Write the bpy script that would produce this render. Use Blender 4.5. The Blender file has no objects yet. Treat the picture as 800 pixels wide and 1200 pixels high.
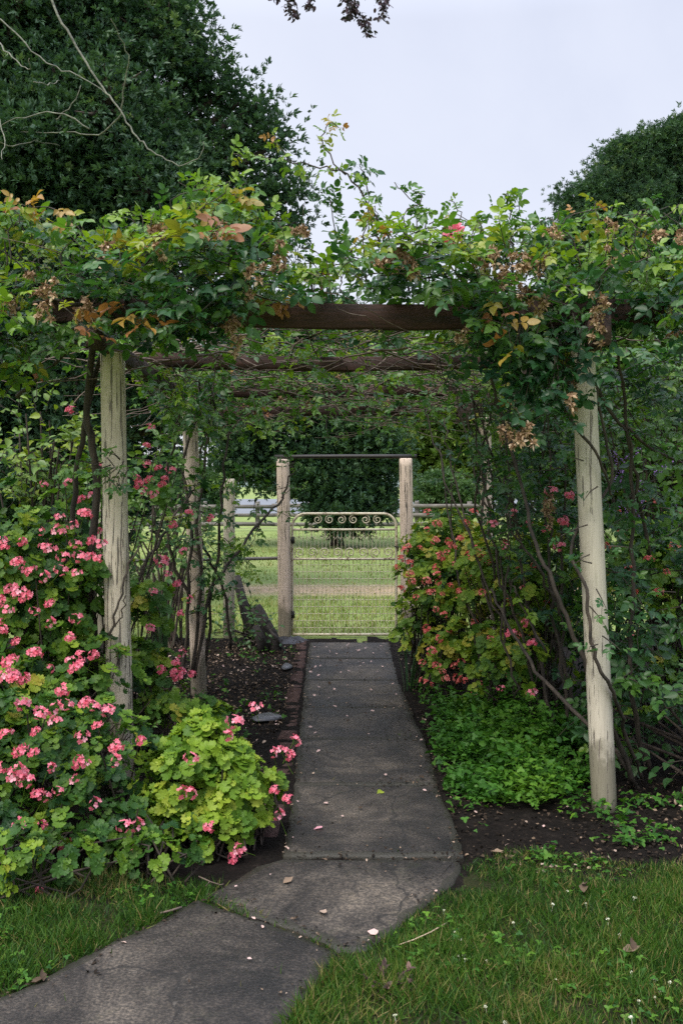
import bpy, math, random
import numpy as np
random.seed(11)
rng = np.random.default_rng(11)
S = bpy.context.scene
COL = S.collection
F, H, HY = 1167.0, 1.55, 565.0          # focal length in photo pixels, eye height (m), row of the horizon

def P(px, py, d):
    return np.array([(px - 400.0) / F * d, d, H - (py - HY) / F * d])
def G(px, py, z=0.0):
    return P(px, py, F * (H - z) / (py - HY))
def proj(p):
    p = np.asarray(p, float)
    return np.stack([400 + F * p[..., 0] / p[..., 1], HY + F * (H - p[..., 2]) / p[..., 1]], -1)
def nrm(a):
    a = np.asarray(a, float)
    return a / (np.linalg.norm(a, axis=-1, keepdims=True) + 1e-9)
def U(a, b, n=None):
    return rng.uniform(a, b, n)

# ------------------------------------------------------------------ mesh builder
class MB:
    def __init__(self):
        self.v, self.l, self.s, self.r, self.m, self.n = [], [], [], [], [], 0
    def add(self, v, faces, rnd=0.5, mat=0):
        v = np.asarray(v, float).reshape(-1, 3)
        self.v.append(v)
        self.l.append(np.array([i for f in faces for i in f], np.int64) + self.n)
        self.s.append(np.array([len(f) for f in faces], np.int64))
        self.r.append(np.full(len(faces), rnd, float)); self.m.append(np.full(len(faces), mat, np.int64))
        self.n += len(v)
    def scatter(self, tpl, M, T, rnd, mat=0):
        tv, tl, ts = tpl
        M = np.asarray(M, float); T = np.asarray(T, float)
        N = len(T)
        if N == 0: return
        v = np.einsum('nij,kj->nki', M, tv) + T[:, None, :]
        self.v.append(v.reshape(-1, 3))
        self.l.append((tl[None, :] + (np.arange(N) * len(tv))[:, None] + self.n).ravel())
        self.s.append(np.tile(ts, N))
        self.r.append(np.repeat(np.broadcast_to(np.asarray(rnd, float), (N,)), len(ts)))
        self.m.append(np.full(N * len(ts), mat, np.int64))
        self.n += N * len(tv)
    def tube(self, pts, rad, n=6, rnd=0.5, mat=0, cap=True, wob=0.0):
        pts = np.asarray(pts, float); k = len(pts)
        rad = np.broadcast_to(np.asarray(rad, float), (k,))
        t = np.empty_like(pts); t[1:-1] = pts[2:] - pts[:-2]; t[0] = pts[1] - pts[0]; t[-1] = pts[-1] - pts[-2]
        t /= np.sqrt((t*t).sum(1, keepdims=True)) + 1e-9
        ref = np.eye(3)[np.argmin(np.abs(t).max(0))]
        x = np.stack([t[:,1]*ref[2]-t[:,2]*ref[1], t[:,2]*ref[0]-t[:,0]*ref[2], t[:,0]*ref[1]-t[:,1]*ref[0]], -1)
        x /= np.sqrt((x*x).sum(1, keepdims=True)) + 1e-9
        y = np.stack([t[:,1]*x[:,2]-t[:,2]*x[:,1], t[:,2]*x[:,0]-t[:,0]*x[:,2], t[:,0]*x[:,1]-t[:,1]*x[:,0]], -1)
        a = np.arange(n) / n * 2 * math.pi
        rr = np.repeat(rad[:, None], n, 1)
        if wob: rr = rr * (1 + wob*rng.normal(size=n)) * (1 + wob*.5*rng.normal(size=(k, n)))
        v = pts[:, None] + (np.cos(a)*rr)[..., None]*x[:, None] + (np.sin(a)*rr)[..., None]*y[:, None]
        i, j = np.arange(k-1)[:, None]*n, np.arange(n)[None]; j2 = (j+1) % n
        l = np.stack([i+j, i+j2, i+n+j2, i+n+j], -1).ravel(); s = np.full((k-1)*n, 4, np.int64)
        if cap:
            l = np.concatenate([l, np.arange(n)[::-1], (k-1)*n+np.arange(n)]); s = np.concatenate([s, [n, n]])
        self.v.append(v.reshape(-1, 3)); self.l.append(l + self.n); self.s.append(s); self.n += k*n
        self.r.append(np.full(len(s), rnd, float)); self.m.append(np.full(len(s), mat, np.int64))
    def box(self, c, s, rnd=0.5, mat=0, jit=0.0, bev=0.0, rot=None):
        c = np.asarray(c, float); hx, hy, hz = np.asarray(s, float) / 2
        b = bev
        v = []
        for z, k in ((-hz, b), (-hz + b, 0), (hz - b, 0), (hz, b)):
            for sx, sy in ((-1, -1), (1, -1), (1, 1), (-1, 1)):
                v.append((sx * (hx - k), sy * (hy - k), z))
        if b == 0: v = v[4:12]
        v = np.array(v) + rng.normal(size=(len(v), 3)) * jit
        if rot is not None: v = v @ np.asarray(rot).T
        L = len(v) // 4; f = [(3, 2, 1, 0), tuple(4*(L-1)+i for i in range(4))]
        for i in range(L - 1):
            for j in range(4): f.append((4*i+j, 4*i+(j+1) % 4, 4*(i+1)+(j+1) % 4, 4*(i+1)+j))
        self.add(v + c, f, rnd, mat)
    def build(self, name, mats, parent=None, smooth=False, origin=None):
        if parent is not None: off = np.array(parent['_o'])
        elif origin is not None: off = np.asarray(origin, float)
        else: off = np.zeros(3)
        me = bpy.data.meshes.new(name)
        if self.v:
            v = np.concatenate(self.v) - off; l = np.concatenate(self.l); s = np.concatenate(self.s)
            me.vertices.add(len(v)); me.vertices.foreach_set('co', v.ravel().astype(np.float32))
            me.loops.add(len(l)); me.loops.foreach_set('vertex_index', l.astype(np.int32))
            me.polygons.add(len(s))
            me.polygons.foreach_set('loop_start', np.concatenate([[0], np.cumsum(s)[:-1]]).astype(np.int32))
            a = me.attributes.new('rnd', 'FLOAT', 'FACE')
            a.data.foreach_set('value', np.clip(np.concatenate(self.r), 0, 1).astype(np.float32))
            me.polygons.foreach_set('material_index', np.concatenate(self.m).astype(np.int32))
            me.update(calc_edges=True)
            me.validate()
            if smooth: me.polygons.foreach_set('use_smooth', np.ones(len(me.polygons), bool))
        for m in (mats if isinstance(mats, (list, tuple)) else [mats]): me.materials.append(m)
        o = bpy.data.objects.new(name, me); COL.objects.link(o)
        if parent is not None: o.parent = parent
        elif origin is not None: o.location = off
        return o

def tag(o, label=None, cat=None, group=None, kind=None):
    if label: o['label'] = label
    if cat: o['category'] = cat
    if group: o['group'] = group
    if kind: o['kind'] = kind
    return o
def thing(name, loc, label, cat, group=None):
    o = bpy.data.objects.new(name, None); COL.objects.link(o)
    o.empty_display_size = 0.1
    o.location = loc; o['_o'] = [float(c) for c in loc]
    return tag(o, label, cat, group)
def struct(name, mb, mats, smooth=False, parent=None):
    o = mb.build(name, mats, parent, smooth)
    if parent is None: o['kind'] = 'structure'
    return o

def frames(d, up, s):
    """rotation*scale matrices: local +Y along d, local +Z near up"""
    y = nrm(d); x = nrm(np.cross(y, up)); z = np.cross(x, y)
    s = np.broadcast_to(np.asarray(s, float), (len(y),))
    return np.stack([x, y, z], -1) * s[:, None, None]
def tpl(v, faces):
    return (np.asarray(v, float), np.array([i for f in faces for i in f], np.int64), np.array([len(f) for f in faces], np.int64))
def tjoin(ts, Ms, Ts):
    v, l, s, n = [], [], [], 0
    for t, M, T in zip(ts, Ms, Ts):
        v.append(t[0] @ np.asarray(M).T + T); l.append(t[1] + n); s.append(t[2]); n += len(t[0])
    return np.concatenate(v), np.concatenate(l), np.concatenate(s)

# ------------------------------------------------------------------ leaf and petal templates
def leaflet(w=.30, fold=.09, droop=.16):
    v = [(0,0,0),(0,.34,-droop*.1),(0,.7,-droop*.45),(0,1,-droop),
         (-w*.78,.16,fold),(-w,.46,fold*.9),(-w*.60,.80,fold*.2),
         (w*.78,.16,fold),(w,.46,fold*.9),(w*.60,.80,fold*.2)]
    f = [(0,1,4),(1,5,4),(1,2,5),(2,6,5),(2,3,6),(0,7,1),(1,7,8),(1,8,2),(2,8,9),(2,9,3)]
    return tpl(v, f)
def rot2(a, tilt=0.0):
    c, s = math.cos(a), math.sin(a)
    R = np.array([[c,-s,0],[s,c,0],[0,0,1]])
    ct, st = math.cos(tilt), math.sin(tilt)
    return R @ np.array([[ct,0,st],[0,1,0],[-st,0,ct]])
def stalk(L, w=.012):
    return tpl([(-w,0,0),(w,0,0),(w*.6,L,-.02),(-w*.6,L,-.02)], [(0,1,2,3)])
def rose_leaf(k):
    r = random.Random(k); ts, Ms, Ts = [], [], []
    def put(a, y, sc, tilt):
        ts.append(leaflet(r.uniform(.29,.38), r.uniform(.02,.16), r.uniform(.0,.42))); Ms.append(rot2(a, tilt) * sc); Ts.append(np.array([0, y, 0]))
    put(r.uniform(-.2,.2), .66, .46, r.uniform(-.5,.5))
    for y, s in ((.52,.38),(.22,.30)):
        for sg in (-1, 1):
            if k == 4 and y < .3: continue
            put(sg*r.uniform(.95,1.35), y, s*r.uniform(.75,1.2), sg*r.uniform(-.3,.7))
    ts.append(stalk(.64)); Ms.append(np.eye(3)); Ts.append(np.zeros(3))
    return tjoin(ts, Ms, Ts)
ROSE = [rose_leaf(k) for k in range(9)]
OVAL = [leaflet(.30,.07,.2), leaflet(.34,.1,.3), leaflet(.25,.05,.1)]
def scallop(k):
    r = random.Random(k); n = 7; v = [(0, .25, .0)]; ring = []
    tot = n * 4
    for i in range(tot + 1):
        a = -math.pi/2 + .16 + (2*math.pi - .32) * i / tot
        q = (i % 4) / 4.0
        lobe = .80 + .20 * math.sin(math.pi * q) ** .7 if i % 4 else .78
        R = lobe * (.94 + .1 * r.random())
        zz = .16 * R * R + .07 * math.cos(2*math.pi*q + math.pi) + r.uniform(-.04, .04)
        ring.append((R*math.cos(a), .25 + R*math.sin(a)*.95, zz))
    inner = [(x*.5, .25 + (y-.25)*.5, z*.25 + .01*math.cos(i*math.pi/2)) for i, (x, y, z) in enumerate(ring)]
    v += inner + ring; m = len(ring); f = []
    for i in range(m - 1):
        f.append((0, 1+i, 2+i)); f.append((1+i, 1+m+i, 2+m+i, 2+i))
    return tpl(v, f)
GERA = [scallop(k) for k in range(4)]
def scallop_lo(k):
    r = random.Random(k); v = [(0,.25,0)]; n = 15
    for i in range(n):
        a = -math.pi/2 + .2 + (2*math.pi-.4)*i/(n-1)
        R = (.82, 1.0)[i % 2] * r.uniform(.9, 1.06)
        v.append((R*math.cos(a), .25+R*math.sin(a), .14*R+.05*(-1)**i))
    return tpl(v, [(0, 1+i, 2+i) for i in range(n-1)])
GERL = [scallop_lo(k) for k in range(3)]
def sprig(k, n=7, w=.2, spread=1.15):
    r = random.Random(k); ts, Ms, Ts = [], [], []
    for i in range(n):
        a = 2.399*i + r.uniform(-.3,.3); el = r.uniform(.15, spread)
        d = np.array([math.cos(a)*math.sin(el), math.cos(el), math.sin(a)*math.sin(el)])
        up = nrm(np.array([r.uniform(-.4,.4), -.3, 1.0]))
        M = frames(d[None], up[None], r.uniform(.7, 1.1))[0]
        q = tpl([(0,.02,-.03),(w,.5,.05),(0,1,-.12),(-w,.5,.05)], [(0,1,2),(0,2,3)])
        ts.append(q); Ms.append(M); Ts.append(np.array([0, r.uniform(-.6,.1), 0]))
    return tjoin(ts, Ms, Ts)
SPRIG = [sprig(k) for k in range(4)]
SPRIGF = [sprig(10+k, 9, .13, 1.3) for k in range(3)]
def trefoil(k):
    r = random.Random(k); ts, Ms, Ts = [], [], []
    for i in range(3):
        ts.append(leaflet(.38, .05, .1)); Ms.append(rot2(2.1*i + r.uniform(-.1,.1)) * .55); Ts.append(np.zeros(3))
    return tjoin(ts, Ms, Ts)
TREF = [trefoil(k) for k in range(3)]
BLADE = tpl([(-.5,0,0),(.5,0,0),(.38,.5,.09),(-.38,.5,.09),(0,1,.36)], [(0,1,2,3),(3,2,4)])
PETAL = tpl([(0,0,0),(-.36,.5,.06),(0,.55,-.03),(.36,.5,.06),(-.26,.92,.0),(0,1.0,.03),(.26,.92,.0)],
            [(0,2,1),(0,3,2),(1,2,5,4),(2,3,6,5)])
SCRAP = tpl([(0,-.52,0),(.2,-.3,.10),(.30,.02,.13),(.16,.3,.06),(.03,.55,.16),(-.14,.28,.1),(-.27,-.02,.17),(-.17,-.3,.06),(0,-.2,.0),(0,.1,-.02),(0,.3,.03)],
  [(0,1,8),(1,2,9,8),(2,3,10,9),(3,4,10),(4,5,10),(5,6,9,10),(6,7,8,9),(7,0,8)])

def in_poly(p, poly):
    p = np.asarray(p); poly = np.asarray(poly); x, y = p[:, 0], p[:, 1]; c = np.zeros(len(p), bool)
    j = len(poly) - 1
    for i in range(len(poly)):
        xi, yi = poly[i]; xj, yj = poly[j]
        c ^= ((yi > y) != (yj > y)) & (x < (xj-xi)*(y-yi)/(yj-yi+1e-12)+xi); j = i
    return c
def pxpoly(pts, z=0.0):
    return np.array([G(a, b, z)[:2] for a, b in pts])
def vnoise(p, s, seed=0):
    """cheap smooth noise in -1..1 for positions p (n,2|3)"""
    q = np.asarray(p) * s; o = 0
    rs = np.random.default_rng(seed)
    for k in range(5):
        w = rs.normal(size=q.shape[1]) * (1 + .35*k); o = o + np.sin(q @ w + rs.uniform(0, 6.28)) / (1 + .3*k)
    return o / 2.6

# ------------------------------------------------------------------ materials
def newmat(name):
    m = bpy.data.materials.new(name); m.use_nodes = True
    nt = m.node_tree; nt.nodes.clear()
    out = nt.nodes.new('ShaderNodeOutputMaterial'); b = nt.nodes.new('ShaderNodeBsdfPrincipled')
    nt.links.new(b.outputs[0], out.inputs[0])
    return m, nt, b, out
def ramp(nt, fac, stops, interp='LINEAR'):
    r = nt.nodes.new('ShaderNodeValToRGB'); r.color_ramp.interpolation = interp
    e = r.color_ramp.elements
    while len(e) > 1: e.remove(e[-1])
    e[0].position = stops[0][0]; e[0].color = (*stops[0][1], 1)
    for p, c in stops[1:]:
        q = e.new(p); q.color = (*c, 1)
    if fac is not None: nt.links.new(fac, r.inputs[0])
    return r.outputs[0]
def attr(nt, name='rnd'):
    a = nt.nodes.new('ShaderNodeAttribute'); a.attribute_name = name
    return a.outputs['Fac']
def coords(nt, scale=(1,1,1), kind='Object'):
    t = nt.nodes.new('ShaderNodeTexCoord'); mp = nt.nodes.new('ShaderNodeMapping')
    mp.inputs['Scale'].default_value = scale
    nt.links.new(t.outputs[kind], mp.inputs[0]); return mp.outputs[0]
def noise(nt, vec, scale, detail=5, rough=.6, dist=0.0):
    n = nt.nodes.new('ShaderNodeTexNoise'); n.inputs['Scale'].default_value = scale
    n.inputs['Detail'].default_value = detail; n.inputs['Roughness'].default_value = rough
    n.inputs['Distortion'].default_value = dist
    if vec is not None: nt.links.new(vec, n.inputs['Vector'])
    return n.outputs['Fac']
def mixc(nt, fac, a, b, mode='MIX'):
    m = nt.nodes.new('ShaderNodeMix'); m.data_type = 'RGBA'; m.blend_type = mode
    for k, x in ((0, fac), (6, a), (7, b)):
        if hasattr(x, 'links'): nt.links.new(x, m.inputs[k])
        elif isinstance(x, (int, float)): m.inputs[k].default_value = x
        else: m.inputs[k].default_value = (*x, 1)
    return m.outputs[2]
def math_(nt, op, a, b=0.0):
    m = nt.nodes.new('ShaderNodeMath'); m.operation = op
    for k, x in ((0, a), (1, b)):
        if hasattr(x, 'links'): nt.links.new(x, m.inputs[k])
        else: m.inputs[k].default_value = x
    return m.outputs[0]
def bump(nt, b, h, strength=.4, dist=.01):
    n = nt.nodes.new('ShaderNodeBump'); n.inputs['Strength'].default_value = strength; n.inputs['Distance'].default_value = dist
    nt.links.new(h, n.inputs['Height']); nt.links.new(n.outputs[0], b.inputs['Normal'])
def leafmat(name, stops, rough=.42, trans=.3, spec=.35, patch=.25, warm=(1.25, 1.3, .6)):
    m, nt, b, out = newmat(name)
    c = ramp(nt, attr(nt), stops)
    v = noise(nt, coords(nt), 9, 2)
    c = mixc(nt, patch, c, ramp(nt, v, [(.3, (.45,.5,.5)), (.7, (1.35,1.3,1.0))]), 'MULTIPLY')
    nt.links.new(c, b.inputs['Base Color'])
    b.inputs['Roughness'].default_value = rough; b.inputs['Specular IOR Level'].default_value = spec
    t = nt.nodes.new('ShaderNodeBsdfTranslucent'); nt.links.new(mixc(nt, 1.0, c, warm, 'MULTIPLY'), t.inputs[0])
    mx = nt.nodes.new('ShaderNodeMixShader'); mx.inputs[0].default_value = trans
    nt.links.new(b.outputs[0], mx.inputs[1]); nt.links.new(t.outputs[0], mx.inputs[2]); nt.links.new(mx.outputs[0], out.inputs[0])
    return m
M = {}
M['rose_leaf'] = leafmat('rose_leaf', [(0,(.012,.050,.026)),(.3,(.034,.105,.032)),(.6,(.090,.195,.026)),(.82,(.195,.305,.022)),(.90,(.27,.25,.04)),(.95,(.36,.20,.05)),(1,(.28,.12,.055))], .38, .36, .4)
M['gera_leaf'] = leafmat('geranium_leaf', [(0,(.016,.056,.016)),(.35,(.048,.122,.018)),(.65,(.118,.215,.020)),(.9,(.225,.315,.028)),(1,(.34,.32,.05))], .5, .3, .25)
M['bright_leaf'] = leafmat('bright_geranium_leaf', [(0,(.036,.10,.014)),(.35,(.10,.20,.020)),(.7,(.20,.31,.028)),(1,(.33,.39,.05))], .5, .32, .25)
M['dark_leaf'] = leafmat('dark_tree_leaf', [(0,(.016,.044,.032)),(.5,(.044,.098,.060)),(.9,(.085,.16,.08)),(1,(.13,.20,.085))], .5, .2, .3, .3)
M['mid_leaf'] = leafmat('mid_tree_leaf', [(0,(.028,.072,.042)),(.5,(.055,.12,.056)),(1,(.11,.19,.07))], .5, .2, .3, .35)
M['light_leaf'] = leafmat('light_tree_leaf', [(0,(.06,.12,.035)),(.5,(.11,.19,.045)),(1,(.20,.28,.07))], .55, .3, .2)
M['shrub_leaf'] = leafmat('shrub_leaf', [(0,(.022,.068,.028)),(.5,(.055,.135,.034)),(.85,(.125,.215,.034)),(1,(.23,.30,.03))], .42, .3, .4)
M['cover_leaf'] = leafmat('cover_leaf', [(0,(.022,.082,.016)),(.5,(.050,.15,.018)),(1,(.115,.235,.024))], .5, .3, .25)
M['grass'] = leafmat('grass_blade', [(0,(.016,.052,.010)),(.45,(.040,.105,.014)),(.8,(.090,.165,.022)),(.9,(.17,.165,.05)),(1,(.27,.205,.10))], .55, .3, .2)
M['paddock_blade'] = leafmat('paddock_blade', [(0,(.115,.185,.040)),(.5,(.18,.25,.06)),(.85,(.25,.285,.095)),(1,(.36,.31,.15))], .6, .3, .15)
M['strap'] = leafmat('strap_leaf', [(0,(.03,.075,.035)),(1,(.09,.16,.07))], .4, .2, .4)
M['needle'] = leafmat('needle_leaf', [(0,(.025,.03,.028)),(.5,(.05,.035,.05)),(1,(.09,.05,.08))], .5, .15, .2)
M['pink'] = leafmat('pink_petal', [(0,(.58,.075,.13)),(.35,(.80,.165,.25)),(.7,(.87,.29,.39)),(1,(.90,.48,.57))], .55, .35, .2, .1, (1.05,.95,.97))
M['coral'] = leafmat('coral_petal', [(0,(.60,.09,.09)),(.5,(.80,.20,.19)),(1,(.88,.40,.36))], .55, .35, .2, .1, (1.05,.95,.95))
M['purple'] = leafmat('purple_petal', [(0,(.16,.09,.30)),(1,(.36,.24,.52))], .6, .25, .2, .15, (1,.8,1.1))
M['dry_petal'] = leafmat('dry_petal', [(0,(.13,.075,.045)),(.4,(.32,.21,.135)),(.8,(.52,.38,.265)),(1,(.68,.55,.43))], .8, .2, .1, .3, (1.1,.9,.7))
M['litter'] = leafmat('litter', [(0,(.012,.009,.007)),(.45,(.040,.028,.02)),(.7,(.10,.07,.05)),(.88,(.23,.165,.12)),(.95,(.38,.29,.24)),(1,(.55,.38,.37))], .85, .05, .15)
M['pale_petal'] = leafmat('pale_petal', [(0,(.45,.33,.27)),(.5,(.62,.44,.42)),(1,(.74,.66,.60))], .7, .2, .2)
M['white_petal'] = leafmat('white_petal', [(0,(.6,.6,.5)),(1,(.78,.78,.72))], .7, .2, .2)

def woodmat(name, base, dark, light, zs=2.0, rough=.85, axis=2):
    m, nt, b, out = newmat(name)
    sc = [38, 38, 38]; sc[axis] = zs
    n1 = noise(nt, coords(nt, tuple(sc)), 1, 6, .65); n2 = noise(nt, coords(nt), 6, 4)
    c = ramp(nt, n1, [(.3, dark), (.5, base), (.72, light)])
    c = mixc(nt, .45, c, ramp(nt, n2, [(.3, (.45,.45,.45)), (.7, (1.3,1.25,1.2))]), 'MULTIPLY')
    nt.links.new(c, b.inputs['Base Color']); b.inputs['Roughness'].default_value = rough
    bump(nt, b, n1, .7, .006); return m
M['beam'] = woodmat('beam_wood', (.034,.013,.010), (.010,.006,.005), (.060,.023,.017), 2.5, .8, 0)
M['rail'] = woodmat('rail_wood', (.045,.024,.020), (.015,.010,.009), (.09,.05,.042), 2.5, .8, 1)
M['grey_wood'] = woodmat('grey_wood', (.16,.15,.14), (.06,.055,.05), (.26,.25,.24), 2.0, .9, 0)
M['old_wood'] = woodmat('old_wood', (.022,.018,.016), (.008,.007,.007), (.055,.046,.04), 3.0, .9, 2)
M['bark'] = woodmat('bark', (.05,.036,.028), (.018,.014,.012), (.10,.078,.06), 8, .9, 2)
M['cane'] = woodmat('cane_bark', (.040,.030,.022), (.014,.012,.010), (.085,.066,.05), 8, .8, 2)
M['twig'] = woodmat('twig_bark', (.13,.095,.075), (.05,.036,.03), (.24,.19,.155), 12, .85, 0)
M['lichen'] = woodmat('lichen_bark', (.15,.155,.125), (.06,.06,.05), (.27,.29,.22), 10, .9, 0)
def paintmat(name, paint, paint2, seed, thr=.60):
    m, nt, b, out = newmat(name)
    co = coords(nt, (1,1,1)); mp = nt.nodes.new('ShaderNodeMapping'); mp.inputs['Location'].default_value = (seed*3.1, seed*1.7, seed)
    nt.links.new(co, mp.inputs[0])
    def st(sx, sz):
        q = nt.nodes.new('ShaderNodeMapping'); q.inputs['Scale'].default_value = (sx, sx, sz); nt.links.new(mp.outputs[0], q.inputs[0]); return q.outputs[0]
    crack = noise(nt, st(75, 3.2), 1, 4, .6, .0); chip = noise(nt, st(70, 16), 1, 4, .7); big = noise(nt, st(5, 1.3), 1, 5, .6); fine = noise(nt, st(120, 6), 1, 3)
    p = ramp(nt, big, [(.3, paint2), (.62, paint)])
    p = mixc(nt, .35, p, ramp(nt, fine, [(.3, (.6,.58,.55)), (.6, (1.1,1.1,1.1))]), 'MULTIPLY')
    w = ramp(nt, fine, [(.3, (.06,.05,.04)), (.7, (.22,.185,.15))])
    s = math_(nt, 'ADD', math_(nt, 'MULTIPLY', crack, .72), math_(nt, 'ADD', math_(nt, 'MULTIPLY', chip, .2), math_(nt, 'MULTIPLY', big, .12)))
    mask = ramp(nt, s, [(thr, (0,0,0)), (thr + .035, (1,1,1))])
    # green-brown rain stain patches with a shape of their own
    stain = ramp(nt, noise(nt, st(9, 2.2), 1, 5, .7), [(.52, (1,1,1)), (.75, (.5,.52,.40))])
    p = mixc(nt, .8, p, stain, 'MULTIPLY')
    sz = nt.nodes.new('ShaderNodeSeparateXYZ'); nt.links.new(co, sz.inputs[0])
    dirt = ramp(nt, math_(nt, 'ADD', sz.outputs[2], math_(nt, 'MULTIPLY', noise(nt, st(12, 7), 1, 5, .7), -.5)), [(0, (1,1,1)), (.10, (0,0,0))])   # soil splashed up the foot of the post
    p = mixc(nt, math_(nt, 'MULTIPLY', dirt, .75), p, (.11,.10,.06))
    c = mixc(nt, mask, p, w)
    nt.links.new(c, b.inputs['Base Color']); b.inputs['Roughness'].default_value = .7
    bump(nt, b, math_(nt, 'MULTIPLY', mask, -1), .6, .004); return m
CREAM, CREAM2 = (.60,.53,.42), (.44,.375,.285)
M['post_paint'] = paintmat('flaking_cream_paint', CREAM, CREAM2, 1, .555)
M['post_paint_2'] = paintmat('worn_cream_paint', (.52,.47,.38), (.36,.32,.25), 3, .60)
M['post_pink'] = paintmat('pinkish_cream_paint', (.62,.50,.41), (.48,.385,.31), 5, .575)
def plain(name, c, rough=.6, metal=0.0, var=.35, sc=20):
    m, nt, b, out = newmat(name)
    n = noise(nt, coords(nt), sc, 5)
    cc = mixc(nt, var, c, ramp(nt, n, [(.3,(.4,.38,.36)),(.7,(1.3,1.3,1.3))]), 'MULTIPLY')
    nt.links.new(cc, b.inputs['Base Color']); b.inputs['Roughness'].default_value = rough; b.inputs['Metallic'].default_value = metal
    return m
def gatemat():
    m, nt, b, out = newmat('gate_paint')
    n = noise(nt, coords(nt), 34, 5, .7); n2 = noise(nt, coords(nt), 8, 3)
    s = math_(nt, 'ADD', math_(nt, 'MULTIPLY', n, .7), math_(nt, 'MULTIPLY', n2, .3))
    c = ramp(nt, s, [(.40, (.12,.06,.035)), (.46, (.50,.44,.32)), (.7, (.66,.61,.48))])
    nt.links.new(c, b.inputs['Base Color']); b.inputs['Roughness'].default_value = .55; return m
M['gate'] = gatemat()
M['wire'] = plain('rusty_wire', (.60,.52,.40), .6, .2, .5, 60)
M['black_plastic'] = plain('black_plastic', (.02,.02,.024), .35, 0, .3)
M['slate'] = plain('slate', (.085,.088,.098), .4, 0, .5, 12)
M['iron'] = plain('dark_iron', (.03,.027,.025), .6, .3, .4)

def concrete():
    m, nt, b, out = newmat('path_concrete')
    co = coords(nt, kind='Object')
    big = noise(nt, co, 2.0, 7, .68, .5); mid = noise(nt, co, 11, 6, .7); fine = noise(nt, co, 95, 3, .7); agg = noise(nt, co, 210, 2, .6)
    c = ramp(nt, big, [(.36,(.010,.009,.008)),(.46,(.026,.022,.019)),(.56,(.058,.050,.042)),(.70,(.105,.090,.074))])
    c = mixc(nt, .6, c, ramp(nt, mid, [(.3,(.5,.5,.5)),(.55,(1,1,1)),(.72,(1.7,1.6,1.45))]), 'MULTIPLY')
    c = mixc(nt, .75, c, ramp(nt, fine, [(.35,(.25,.25,.25)),(.5,(1,1,1)),(.64,(2.6,2.5,2.35))]), 'MULTIPLY')
    wide = ramp(nt, noise(nt, co, .85, 6, .65, .6), [(.36,(.34,.33,.31)),(.5,(.85,.83,.8)),(.66,(1.35,1.3,1.2))])
    c = mixc(nt, 1.0, c, wide, 'MULTIPLY')
    vo = nt.nodes.new('ShaderNodeTexVoronoi'); vo.feature = 'DISTANCE_TO_EDGE'; vo.inputs['Scale'].default_value = .62
    va = nt.nodes.new('ShaderNodeVectorMath'); va.operation = 'ADD'; nw = nt.nodes.new('ShaderNodeTexNoise'); nw.inputs['Scale'].default_value = 5; nw.inputs['Detail'].default_value = 5
    sv = nt.nodes.new('ShaderNodeVectorMath'); sv.operation = 'SCALE'; sv.inputs['Scale'].default_value = .30
    nt.links.new(co, nw.inputs['Vector']); nt.links.new(nw.outputs['Color'], sv.inputs[0]); nt.links.new(co, va.inputs[0]); nt.links.new(sv.outputs[0], va.inputs[1]); nt.links.new(va.outputs[0], vo.inputs['Vector'])
    crk = ramp(nt, vo.outputs['Distance'], [(.002,(1,1,1)),(.0075,(0,0,0))])
    c = mixc(nt, math_(nt, 'MULTIPLY', crk, .85), c, (.008,.007,.006))
    edge = ramp(nt, math_(nt, 'ADD', attr(nt), math_(nt, 'MULTIPLY', math_(nt, 'SUBTRACT', mid, .5), .9)), [(.12,(1,1,1)),(.40,(0,0,0))])
    c = mixc(nt, math_(nt, 'MULTIPLY', edge, .8), c, (.016,.015,.008))   # soil and moss caught along the slab edges
    speck = ramp(nt, agg, [(.68,(0,0,0)),(.74,(1,1,1))])
    c = mixc(nt, math_(nt, 'MULTIPLY', speck, .55), c, (.26,.235,.21))
    moss = ramp(nt, noise(nt, co, 5.5, 6, .75), [(.58,(0,0,0)),(.74,(1,1,1))])
    c = mixc(nt, math_(nt, 'MULTIPLY', moss, .4), c, (.034,.040,.018))
    lich = ramp(nt, noise(nt, co, 7.3, 7, .78, .8), [(.62,(0,0,0)),(.70,(1,1,1))])
    c = mixc(nt, math_(nt, 'MULTIPLY', lich, .5), c, (.16,.14,.115))
    nt.links.new(c, b.inputs['Base Color'])
    nt.links.new(ramp(nt, big, [(.3,(.5,.5,.5)),(.7,(.8,.8,.8))]), b.inputs['Roughness'])
    bump(nt, b, math_(nt, 'ADD', fine, math_(nt, 'MULTIPLY', mid, .6)), .75, .006); return m
M['concrete'] = concrete()
def soil(name, dark, mid, light):
    m, nt, b, out = newmat(name); co = coords(nt)
    n1 = noise(nt, co, 16, 8, .72); n2 = noise(nt, co, 70, 4, .7)
    c = ramp(nt, n1, [(.3,dark),(.55,mid),(.75,light)])
    c = mixc(nt, .7, c, ramp(nt, n2, [(.3,(.4,.4,.4)),(.55,(1,1,1)),(.72,(1.9,1.8,1.7))]), 'MULTIPLY')
    nt.links.new(c, b.inputs['Base Color']); b.inputs['Roughness'].default_value = .92
    bump(nt, b, math_(nt, 'ADD', n1, math_(nt, 'MULTIPLY', n2, .5)), .9, .02); b.inputs['Specular IOR Level'].default_value = .12
    return m
M['soil'] = soil('bed_soil', (.005,.004,.0035), (.011,.0085,.007), (.028,.022,.018))
M['brick'] = soil('worn_brick', (.035,.024,.021), (.085,.052,.045), (.15,.105,.093))
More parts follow.
